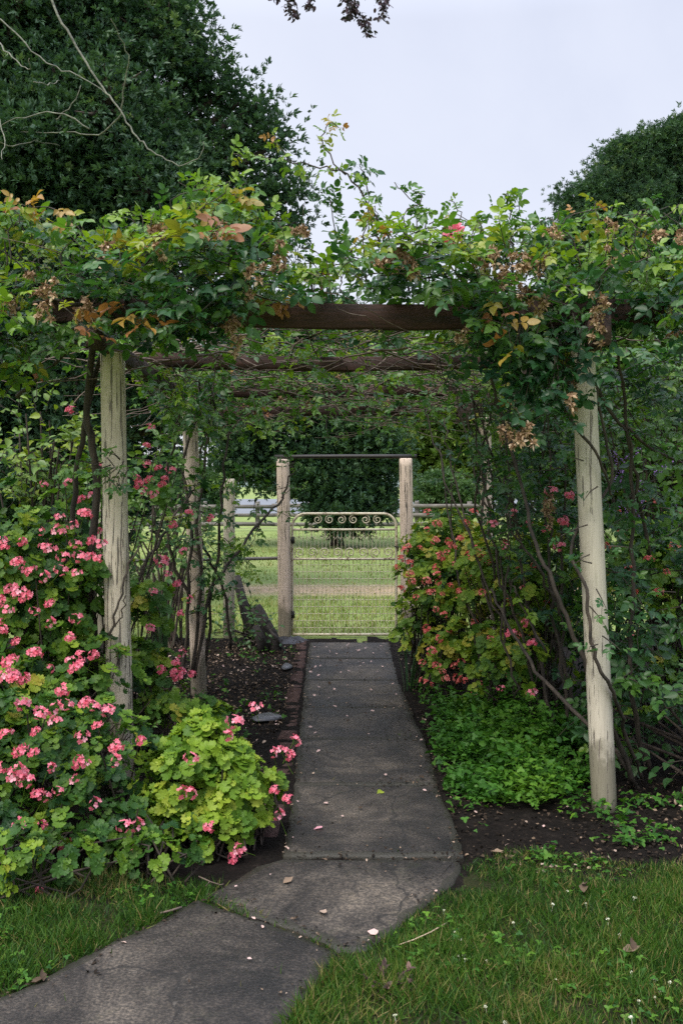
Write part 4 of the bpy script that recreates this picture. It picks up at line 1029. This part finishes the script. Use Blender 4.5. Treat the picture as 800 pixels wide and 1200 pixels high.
# tendrils twining round the left post
for (x, y) in ((130,545),(145,540),(140,560),(118,552),(150,860),(135,850)):
    shoot(lv, st, P(x,y,4.86), [U(-1,1),-.3,U(-.6,.3)], .16, .075, .3)
for _ in range(12): shoot(lv, st, P(U(118,162),U(535,572),4.86), [U(-1,1),-.3,U(-.4,.4)], .13, .075, U(.3,.6))
for _ in range(7): shoot(lv, st, P(U(128,165),U(845,870),4.84), [U(-1,1),-.3,U(-.2,.5)], .10, .07, U(.3,.6))
shoot(lv, st, P(40,430,4.9), [-.6,-.2,-.5], .4, .10, .68); shoot(lv, st, P(90,440,4.95), [-.8,-.2,-.4], .3, .10, .7); shoot(lv, st, P(200,420,4.8), [.3,-.3,-.4], .25, .10, .82)
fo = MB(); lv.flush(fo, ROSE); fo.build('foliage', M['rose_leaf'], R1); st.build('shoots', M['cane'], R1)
for x, y in ((45,338),(60,330),(52,352),(100,352),(92,362),(108,368),(186,264),(180,275),(124,290),(270,372),(273,385),(300,312),(333,285),(322,300),(353,265),(290,340),(240,270),(15,345),(36,318),(255,262)):
    dried_bloom(R1, x, y, U(4.36,4.5))
# --- front right rose, with long shoots rising at the middle
R2 = thing('climbing_rose', G(742,925), 'tallest climbing rose on the right round post with long shoots reaching the sky', 'rose', 'climbing roses on the pergola')
lv, st = Leaves(), MB()
canopy(lv, st, 400, 880, 470, SZ)
def sky_shoot(q, d, r0, tone, size=.10, every=2, k=5):
    pts = smooth(pl(q, d), k, .006); st.tube(pts, np.linspace(r0, .002, len(pts)), 5, .5)
    for i in range(3, len(pts), every):
        for _ in range(2 if rng.random() < .5 else 1):
            a = rng.normal(size=3)*[1,.7,.7]; a[2] -= .15
            lv.add(pts[i], a, np.array([0,-.4,.6])+rng.normal(size=3)*.55, size*U(.6,1.1), np.clip(tone+rng.normal()*.10,0,1))
sky_shoot([(480,345),(460,290),(432,240),(405,205),(375,196),(335,188),(300,182),(272,180)], 4.8, .006, .70, .088, 1, 4)
sky_shoot([(405,205),(385,180),(378,160),(388,145),(397,150)], 4.8, .004, .86, .08, 1, 3)
sky_shoot([(345,190),(325,172),(318,158)], 4.8, .003, .9, .07, 1, 3)
sky_shoot([(470,330),(440,280),(432,240),(428,205),(422,192)], 4.85, .005, .40, .095, 1)
sky_shoot([(450,320),(415,300),(395,270),(388,240),(385,230)], 4.9, .004, .35, .10, 1)
sky_shoot([(510,350),(495,300),(488,262),(494,240)], 4.75, .004, .55, .09, 1)
sky_shoot([(600,330),(600,280),(597,250),(592,228),(602,236)], 4.75, .004, .55, .085, 1)
sky_shoot([(560,330),(555,300),(545,280)], 4.75, .004, .5, .10, 1)
sky_shoot([(430,330),(410,300),(400,285)], 4.75, .004, .35, .11, 1)
sky_shoot([(640,345),(680,330),(720,312),(770,303),(810,305)], 4.42, .006, .30, .11, 2)
for _ in range(34):
    x = U(360,860); t0 = TOPP(x); sky_shoot([(x,t0+40),(x+U(-12,12),t0+12),(x+U(-22,22),t0-U(4,16)),(x+U(-36,36),t0-U(8,34))], U(4.5,5.0), .0035, U(.3,.85), U(.075,.115), 2, 3)
# hanging leafy sprays before the post and beam
for (x, y, d, L, tn, n_) in ((640,400,4.5,.42,.14,7),(665,395,4.48,.38,.12,5),(620,380,4.5,.36,.2,6),(560,385,4.55,.2,.18,4),(600,400,4.6,.3,.1,5),(690,380,4.5,.25,.1,4)):
    for _ in range(n_): shoot(lv, st, P(x+U(-25,25),y+U(-20,20),d), [U(-.6,.3),U(-.5,.1),-.8], L*U(.5,1), .13, tn+U(0,.12), .2, .045)
for q in ([(745,922,4.95),(714,842,4.85),(700,815,4.72),(672,745,4.7),(650,690,4.72),(628,640,4.8),(610,570,4.95),(590,500,5.1),(575,440,5.1)],
          [(752,915,5.0),(732,855,4.85),(726,832,4.74),(717,808,4.62),(701,780,4.575),(690,735,4.575),(686,690,4.6),(668,640,4.7),(690,600,4.8),(716,560,4.9),(700,470,4.85),(690,400,4.8)],
          [(760,905,5.1),(740,820,5.0),(738,760,5.05),(742,680,5.1),(740,580,5.1),(735,490,5.0),(720,400,4.9)],
          [(748,930,5.0),(720,880,4.95),(640,800,5.3),(600,740,5.5),(575,690,5.7)]):
    add_cane(R2, pl(q), .014 if q[0][0] != 752 else .010, .007)
add_cane(R2, pl([(760,650,5.2),(745,560,5.1),(730,500,5.0),(790,540,5.2),(850,570,5.3)][:3]), .012, .007)
add_cane(R2, pl([(700,440,4.95),(720,490,5.0),(765,525,5.1),(830,560,5.3)]), .011, .006)
add_cane(R2, pl([(650,470,4.6),(680,505,4.55),(705,545,4.6),(716,580,4.7)]), .009, .005)
for (x, y) in ((690,650),(693,660),(698,690),(690,710),(700,755),(683,540),(700,570),(705,745),(712,640),(688,615)):
    shoot(lv, st, P(x,y,4.58), [U(-1,1),-.3,U(-.7,.3)], U(.08,.18), .085, .3)
for _ in range(130):   # leafy growth behind and right of the post
    x, y = U(700,850), U(410,900); shoot(lv, st, P(x,y,U(5.0,5.9)), [U(-1,1),-.5,U(-.3,.7)], U(.2,.45), .12, .32+rng.normal()*.13)
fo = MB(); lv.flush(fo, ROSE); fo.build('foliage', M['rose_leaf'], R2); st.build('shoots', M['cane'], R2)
for x, y in ((457,295),(470,290),(448,303),(524,268),(600,296),(612,302),(588,312),(575,288),(606,325),(617,335),(650,268),(700,345),(698,365),(703,380),(716,258),(718,290),(540,388),(668,445),(662,460),(592,500),(612,502),(770,272),(795,268),(480,300),(640,300),(555,290),(560,300),(630,345)):
    dried_bloom(R2, x, y, U(4.36,4.5), None)
b = MB(); c = P(531,275,4.42); m = 46; d = rdir(m); sc(b, [PETAL], frames(d, rdir(m), U(.02,.042,m)), c+d*.022, U(.3,1,m)); b.tube([c, c+[0,.03,-.06], c+[0,.1,-.1]], .003, 5, .5, 1)
b.build('bloom', [M['pink'], M['cane']], R2)
# --- rose on the second left post: open arching canes
R3 = thing('climbing_rose', G(240,775), 'open twiggy climbing rose with thin arching canes at the second left pergola post', 'rose', 'climbing roses on the pergola')
lv, st = Leaves(), MB()
C3 = [[(214,800,7.05),(222,700,7.0),(224,620,7.0),(215,540,7.0),(235,470,7.0),(228,420,6.9)],[(225,790,7.1),(235,690,7.05),(232,600,7.0),(243,520,7.0),(250,470,7.0),(240,430,6.8)],
      [(270,760,7.9),(262,690,7.8),(240,640,7.6),(232,560,7.4),(245,480,7.3),(250,440,7)],[(228,795,7.1),(250,690,7.2),(290,630,7.6),(325,590,8.0),(340,560,8.2),(345,542,8.3)],
      [(240,780,7.2),(255,650,7.2),(262,560,7.2),(275,500,7.3),(320,470,7.4)],[(222,700,7.0),(200,640,6.9),(195,560,6.8),(210,500,6.7),(205,450,6.6)],[(180,740,6.3),(160,690,6.2),(190,630,6.4),(215,590,6.7),(240,560,6.9)]]
for q in C3: add_cane(R3, pl(q), .013, .006, jit=.010)
for q in C3:
    pts = smooth(pl(q), 5)
    for i in range(4, len(pts)):
        if rng.random() < .45: shoot(lv, st, pts[i], rng.normal(size=3)+[0,-.1,.2], U(.12,.4), .11, .42+rng.normal()*.16)
for _ in range(50): shoot(lv, st, P(U(180,275),U(400,480),U(6.2,7.6)), rng.normal(size=3)+[0,0,-.3], U(.2,.4), .11, .35+rng.normal()*.15)
for _ in range(12): shoot(lv, st, P(U(268,300),U(520,690),U(7.6,8.4)), rng.normal(size=3), U(.2,.4), .12, .5+rng.normal()*.15)
fo = MB(); lv.flush(fo, ROSE); fo.build('foliage', M['rose_leaf'], R3); st.build('shoots', M['cane'], R3)
# --- rose inside on the right: a thicket of canes
R4 = thing('climbing_rose', G(590,830), 'dense dark thicket of rose canes arching up inside the right side of the pergola', 'rose', 'climbing roses on the pergola')
lv, st = Leaves(), MB()
C4 = [[(612,830,6.2),(590,740,6.3),(560,660,6.5),(530,580,6.8),(508,510,7.1),(500,480,7.2)],[(610,820,6.2),(570,700,6.5),(545,610,6.8),(528,540,7.0),(520,490,7.1)],
      [(640,850,5.8),(600,720,5.9),(580,640,6.0),(575,560,6.1),(560,470,6.2)],[(650,860,5.7),(625,740,5.8),(610,650,5.8),(600,560,5.9),(605,470,6.0)],[(600,800,6.5),(545,700,6.8),(525,600,7.2),(515,520,7.5)],
      [(668,870,5.6),(655,760,5.6),(640,660,5.6),(645,560,5.7),(640,450,5.8)],[(590,800,6.6),(585,700,6.5),(560,600,6.4),(570,500,6.3),(590,440,6.2)],[(655,720,5.5),(625,660,5.4),(600,620,5.4),(590,560,5.5)],[(640,765,5.4),(605,700,5.5),(600,680,5.5)],[(560,760,7.3),(540,680,7.3),(528,600,7.4),(540,520,7.4)]]
for k in range(9):
    x0 = U(585,690); d0 = U(5.6,6.6); x1 = x0-U(10,70); C4.append([(x0,840-U(0,40),d0),(x0-U(0,15),740,d0),(x0*.6+x1*.4,640,d0+.1),(x1+U(0,12),540,d0+.2),(x1-U(-25,25),450,d0+.2)])
for q in C4: add_cane(R4, pl(q), U(.007,.012), .0045, jit=.012)
for q in C4:
    pts = smooth(pl(q), 5)
    for i in range(5, len(pts)):
        if rng.random() < (.14 if q[-1][0] < 545 and proj(pts[i])[1] < 660 else .7 if proj(pts[i])[1] < 610 else .2): shoot(lv, st, pts[i], rng.normal(size=3)+[.3,-.1,.1], U(.12,.32), .11, .30+rng.normal()*.15)
for _ in range(190):
    y = U(430,760); x = U(np.interp(y,[430,500,560,640,760],[590,600,600,580,560]), 690); x = x if y < 610 else U(655,700); shoot(lv, st, P(x,y,U(5.5,7.6)), rng.normal(size=3), U(.15,.42), .115, .22+rng.normal()*.17)
fo = MB(); lv.flush(fo, ROSE); fo.build('foliage', M['rose_leaf'], R4); st.build('shoots', M['cane'], R4)
for x, y, d in ((595,500,5.3),(612,505,5.35),(640,580,5.4),(645,600,5.4)): dried_bloom(R4, x, y, d)
# --- rear growth lying over the roof beams
R5 = thing('climbing_rose', (1.25, 8.6, 0), 'rambling rose spread over the rear roof beams with a mat of bare grey twigs', 'rose', 'climbing roses on the pergola')
lv, st, tw = Leaves(), MB(), MB()
add_cane(R5, np.array([(1.25,8.6,0),(1.2,8.6,.9),(1.22,8.55,1.7),(1.0,8.4,2.2),(.3,8.2,2.32)]), .016, .008)
for _ in range(680):
    y = U(5.0, 9.4); x = U(-1.5,1.5); z = 2.41 - .03*(y-4.7) + rng.exponential(.10) - .05
    if vnoise(np.array([[x,y,0.]]), 3.3, 5)[0] < -.3: continue
    shoot(lv, st, [x,y,z], np.array([U(-1,1),U(-1,1),U(-.1,.35)]), U(.2,.5), .12, .48+rng.normal()*.17, .05, .055, face=(0,0,.9))
for _ in range(420):
    y = U(4.9, 9.3); x = U(-1.5,1.4); z = H-(424-HY)/F*6.25 - .028*(y-6.25) + U(-.10,.13)
    pts = walk([x,y,z], [U(-1,1),U(-.6,.6),U(-.1,.1)], U(.3,1.3), .07, .0, .22); pts[:,2] = z + .22*np.tanh((pts[:,2]-z)/.22)
    tw.tube(pts, np.linspace(U(.003,.007), .0015, len(pts)), 4, rng.random(), cap=False)
for _ in range(110):
    y = U(5.2, 9.0); x = U(-1.2,1.2); shoot(lv, st, [x,y,2.22-.03*(y-4.7)], [U(-1,1),U(-.5,.5),-.4], U(.1,.3), .10, .45+rng.normal()*.15)
fo = MB(); lv.flush(fo, ROSE); fo.build('foliage', M['rose_leaf'], R5); st.build('shoots', M['cane'], R5); tw.build('twigs', M['twig'], R5)
for x, y, d in ((330,466,7.3),(360,470,7.6),(420,478,8.2),(455,470,7.4),(500,455,7),(395,440,6.5),(300,480,8)): dried_bloom(R5, x, y, d, .7)
# ------------------------------------------------------------------ geraniums
gg = 'pink flowering geraniums along the path'
def lp(px, py, d, r, w_=1.0): return (P(px, py, d), r, w_)
H1 = [(10,640),(30,637),(44,625),(68,625),(90,635),(108,630),(118,640),(100,605),(28,668),(55,675),(8,688),(30,699),(0,702),(86,725),(3,733),(57,731),(-20,650),(-30,700),(75,650),(70,668),(97,655),(85,612),(60,640),(20,655)]
geranium((-1.62,5.0,0), [lp(20,700,5.0,(.42,.36,.42)),lp(80,720,5.05,(.30,.3,.48)),lp(-60,720,5.0,(.5,.4,.5)),lp(60,830,4.85,(.5,.4,.42)),lp(-40,860,4.9,(.5,.4,.4))],
    100, .031, .40, 'tall geranium with many salmon pink heads left of the flaking front post', [(x+U(-4,4), y+U(-4,4), 4.62+U(-.08,.06)) for x, y in H1] + [(x+U(-28,28), y+U(-30,40), 4.62+U(-.08,.08)) for x, y in H1[::2]] + [(U(-20,125), U(690,800), 4.45+U(-.1,.05)) for _ in range(16)], group=gg)
H2 = [(12,775),(14,790),(5,792),(88,783),(73,808),(78,825),(48,835),(64,845),(100,823),(42,857),(97,863),(40,882),(92,893),(136,874),(127,832),(165,868),(18,908),(30,915),(45,930),(68,926),(20,968),(50,967),(78,991),(110,942),(145,967),(160,967),(48,1043),(20,900),(0,900),(60,900),(115,850),(-10,940),(25,880),(100,895),(8,860)]
geranium((-1.42,4.25,0), [lp(20,900,4.2,(.42,.32,.40),.8),lp(110,910,4.25,(.34,.3,.36),.8),lp(-80,900,4.3,(.45,.35,.42),.8),lp(60,985,3.95,(.45,.2,.2),.6),lp(150,985,4.0,(.22,.18,.16),.7),lp(-60,985,3.95,(.4,.2,.22),.6),lp(40,1010,3.72,(.42,.16,.15),.5),lp(190,1000,3.85,(.2,.12,.12),.5)],
    100, .027, .30, 'low spreading dark geranium with scattered pink heads in the left foreground', [(x, y, 3.86+U(-.06,.08)-(.1 if y > 1000 else 0)) for x, y in H2] + [(x+U(-34,26), y+U(-34,34), 3.9+U(-.04,.12)) for x, y in H2[::3] if y < 980], group=gg)
H3 = [(224,888),(212,929),(222,930),(245,968),(280,995),(275,1003),(306,1012),(232,1000),(320,882),(340,885),(322,925),(337,935),(326,955),(345,868),(265,862),(275,845),(300,828),(330,880)]
geranium((-.60,4.35,0), [lp(235,915,4.3,(.27,.25,.24),1.25),lp(285,940,4.25,(.19,.2,.20),1.25),lp(200,960,4.2,(.2,.2,.17),1.1),lp(255,975,4.12,(.2,.14,.13),1.1),lp(230,870,4.4,(.14,.16,.12),1.2)],
    165, .030, .50, 'bright lime green geranium mound spilling onto the left edge of the path', [(x, y, (4.0 if x < 290 else 4.15)+U(-.05,.05)) for x, y in H3], mat='bright_leaf', group=gg, tv=.2)
H4 = [(212,788),(205,790),(180,693),(190,660),(208,684),(203,615),(187,655),(225,790),(212,765)]
geranium((-.98,5.75,0), [lp(168,800,5.6,(.24,.25,.28),.8),lp(252,842,5.4,(.12,.12,.09),.5),lp(170,720,5.7,(.2,.2,.25),.6),lp(215,845,5.35,(.25,.2,.18),.8)],
    60, .040, .58, 'loose geranium with large pale leaves between the first and second left posts', [(x, y, 5.35) for x, y in H4] + [(U(165,235), U(610,800), 5.3) for _ in range(8)], group=gg)
H5 = [(177,500),(186,548),(200,550),(193,560),(83,480),(115,545),(80,565),(108,580),(52,567),(168,575),(95,585),(215,645),(222,600),(130,600),(160,560)]
geranium((-1.55,6.2,0), [lp(90,600,6.1,(.3,.3,.35),.6),lp(180,590,6.2,(.25,.3,.4),.4),lp(60,660,6.1,(.5,.3,.5),.5)], 40, .040, .30,
    'tall leggy geranium climbing among the shadows behind the left front post', [(x, y, 5.55) for x, y in H5] + [(x+U(-25,25), y+U(-20,30), 5.6) for x, y in H5 if x > 120], group=gg)
H6 = [(575,615),(564,650),(548,672),(518,696),(505,694),(500,736),(505,763),(526,739),(494,777),(511,780),(522,795),(542,797),(502,802),(555,812),(492,642),(480,660),(533,661),(470,690),(500,620),(515,650),(487,700),(560,640),(540,630),(478,640),(520,720),(545,700),(480,672),(465,665),(510,665),(555,600),(530,640),(500,600),(575,660)]
geranium((.88,7.4,0), [lp(515,690,7.5,(.34,.4,.42)),lp(560,690,7.3,(.4,.4,.48)),lp(500,655,7.7,(.26,.3,.24)),lp(540,770,7.0,(.34,.3,.28)),lp(490,740,7.6,(.2,.3,.3)),lp(605,735,6.9,(.42,.35,.42)),lp(530,630,7.7,(.3,.3,.22)),lp(585,690,6.7,(.3,.25,.35)),lp(590,770,6.4,(.28,.25,.28)),lp(625,720,6.2,(.25,.2,.35),.8),lp(640,650,6.3,(.25,.2,.3),.6)],
    85, .034, .68, 'large geranium with coral heads and yellow green top beside the gate', [(x, y, 6.9 if y < 760 else 6.6) for x, y in H6] + [(x+U(-10,40), y+U(-25,25), 6.75) for x, y in H6] + [(x+U(-8,8), y+U(-8,8), 6.05) for x, y in ((586,640),(600,665),(612,690),(596,712),(622,742),(602,752),(618,770),(590,790),(640,700),(575,745),(632,660),(570,700),(650,640),(608,620))], group=gg, kind='coral')
H7 = [(586,806),(623,812),(599,742),(623,753),(615,730),(577,614),(590,640),(600,600),(640,620),(645,575),(667,580),(655,640),(620,610),(660,610)]
geranium((1.30,5.9,0), [lp(620,780,6.0,(.3,.3,.28),.7),lp(650,700,6.0,(.35,.3,.4),.6),lp(590,790,6.2,(.25,.25,.2),.7)], 60, .034, .52,
    'shaded sparse geranium growing among the rose canes left of the round post', [(x, y, 5.6) for x, y in H7], group=gg)
H8 = [(726,626),(736,668),(760,655),(742,692),(771,694),(739,744),(727,625),(763,586),(790,640),(780,670),(710,640),(800,600),(722,600)]
geranium((2.1,6.4,0), [lp(750,690,6.4,(.4,.35,.45),.7),lp(800,680,6.4,(.4,.35,.5),.7),lp(760,800,6.2,(.5,.35,.35),.6)], 60, .036, .45,
    'geranium with coral heads showing right of the round post', [(x, y, 5.95) for x, y in H8], group=gg, kind='coral')

# ------------------------------------------------------------------ other shrubs and clumps
shrub('leafy_shrub', P(40,565+F*H/6.8,6.8), [(P(35,510,6.8),(.38,.35,.3)),(P(85,540,6.8),(.25,.3,.3)),(P(0,560,6.9),(.4,.35,.4)),(P(60,620,7),(.5,.4,.5))], 150, .075, .80, 'yellow green leafy shrub lit up behind the pink geraniums at the left edge', 'shrub', L=.3)
shrub('leafy_shrub', P(200,565+F*H/9.4,9.4), [(P(200,640,9.4),(.5,.5,.5)),(P(150,610,9.5),(.6,.5,.7)),(P(215,560,9.5),(.5,.4,.6))], 110, .085, .55, 'loose green shrub seen between the left pergola posts', 'shrub', L=.35)
ls = shrub('flowering_shrub', P(790,565+F*H/6.9,6.9), [(P(760,500,6.8),(.5,.4,.5)),(P(830,560,6.8),(.6,.4,.7)),(P(740,600,6.9),(.4,.4,.5)),(P(790,720,6.6),(.6,.4,.6)),(P(720,460,7),(.4,.4,.4)),(P(800,430,7),(.6,.4,.5))], 420, .080, .50,
    'tall leafy shrub with small purple flower spikes at the right edge', 'shrub', L=.32)
for (x, y) in ((727,545),(733,540),(718,578),(735,612),(742,608),(700,545),(755,590),(765,560),(790,620)):
    c = P(x, y, 6.2); b = MB(); m = 60; t_ = rng.random(m); a = U(0,6.28,m); rr = .022*(1-.75*t_); d = np.stack([np.cos(a), np.sin(a), .3+0*a], -1); ax = nrm(np.array([U(-.6,.8), -.2, U(.2,.9)]))
    sc(b, [PETAL], frames(d, rdir(m), U(.008,.014,m)), c+ax*(t_*.16)[:,None]+d*rr[:,None], rng.random(m)); b.build('flower_spike', M['purple'], ls)
shrub('low_shrub', (1.95,5.0,0), [((1.85,5.0,.45),(.4,.35,.4)),((2.3,5.0,.5),(.5,.4,.5)),((1.55,5.25,.3),(.3,.25,.28)),((2.1,4.7,.25),(.4,.3,.22))], 210, .075, .28, 'shadowed leafy shrub at the foot of the canes right of the round post', 'shrub', L=.26)
shrub('low_shrub', G(298,752), [(P(298,742,9.0),(.22,.2,.14)),(P(270,735,9.2),(.2,.2,.18)),(P(285,715,9.3),(.15,.15,.2))], 60, .055, .35, 'small weedy shrub crowding the blackened stump by the left gate post', 'shrub', L=.18, stems=3)
# strap leaved clumps
def straps(c, n, L0, L1, w_, label, out=1.0):
    b = MB(); c = np.asarray(c, float)
    for _ in range(n):
        a = U(0,6.28); L = U(L0,L1); o = U(.15,.7)*out; hd = np.array([math.cos(a), math.sin(a), 0]); s = np.array([-hd[1], hd[0], 0]); v = []; k = 8
        for i in range(k+1):
            t = i/k; p_ = c + hd*(.03 + o*L*t**1.7) + UP*(L*(t - .62*o*t**2.4)); ww = w_*(1-.85*t**2.2)*(.6+.8*min(t*3,1)*.5); v += [p_-s*ww+UP*ww*.4, p_, p_+s*ww+UP*ww*.4]
        f = [];
        for i in range(k): f += [(3*i,3*i+1,3*i+4,3*i+3),(3*i+1,3*i+2,3*i+5,3*i+4)]
        b.add(v, f, rng.random())
    return tag(b.build('strap_leaved_plant', M['strap'], None, False, c), label, 'plant')
straps(G(190,790), 24, .5, .85, .016, 'clump of upright dark strap leaves between the left pergola posts', .5)
straps(G(478,812), 9, .35, .62, .011, 'small clump of arching strap leaves flopping onto the right side of the path', 1.25)
# ground cover
GC = pxpoly([(520,838),(560,825),(640,830),(700,850),(700,915),(670,935),(650,955),(600,952),(555,948),(520,918),(512,870)])
p = rng.uniform(GC.min(0), GC.max(0), (3600,2)); p = p[in_poly(p + rng.normal(size=p.shape)*.05, GC)]; p = p[vnoise(p, 4, 41)+.5*vnoise(p,10,42) > -.45]
b = MB(); n = len(p); hz = (.07+.07*rng.random(n))*(1+.5*vnoise(p,5,43))
for k in range(5):
    d = rdir(n); d[:,2] = np.abs(d[:,2])*.5; sc(b, TREF+[OVAL[0],OVAL[1]], frames(d, UP+rng.normal(size=(n,3))*.4, U(.022,.05,n)), np.c_[p+rng.normal(size=(n,2))*.025, np.maximum(.02, hz*U(.35,1.5,n)*(1+.6*vnoise(p,9,47)))], np.clip(.5+.25*vnoise(p,6,44)+rng.normal(size=n)*.12,0,1))
q = tag(b.build('ground_cover', M['cover_leaf']), kind='stuff'); q['label'] = 'bright green low ground cover between the path and the round post'; q['category'] = 'ground cover'
b = MB(); p = np.r_[rng.uniform([.52,4.2],[.85,9],(420,2)), rng.uniform([.62,4.0],[2.3,4.8],(520,2)), rng.uniform([-1.4,5],[-.40,9],(240,2))]; p = p[vnoise(p,5,51) > 0]; n = len(p)
for k in range(4):
    d = rdir(n); d[:,2] = np.abs(d[:,2])*.5; sc(b, TREF, frames(d, UP+rng.normal(size=(n,3))*.4, U(.018,.042,n)), np.c_[p+rng.normal(size=(n,2))*.025, U(.02,.08,n)], np.clip(.45+rng.normal(size=n)*.2,0,1))
q = tag(b.build('bed_weeds', M['cover_leaf']), kind='stuff'); q['label'] = 'small green weeds sprouting along the bare beds'; q['category'] = 'weeds'
for o in S.objects:
    if '_o' in o: del o['_o']
    if o.type == 'MESH' and o.parent and o.name.split('.')[0] in ('shoots', 'twigs', 'stems'): o['kind'] = 'stuff'
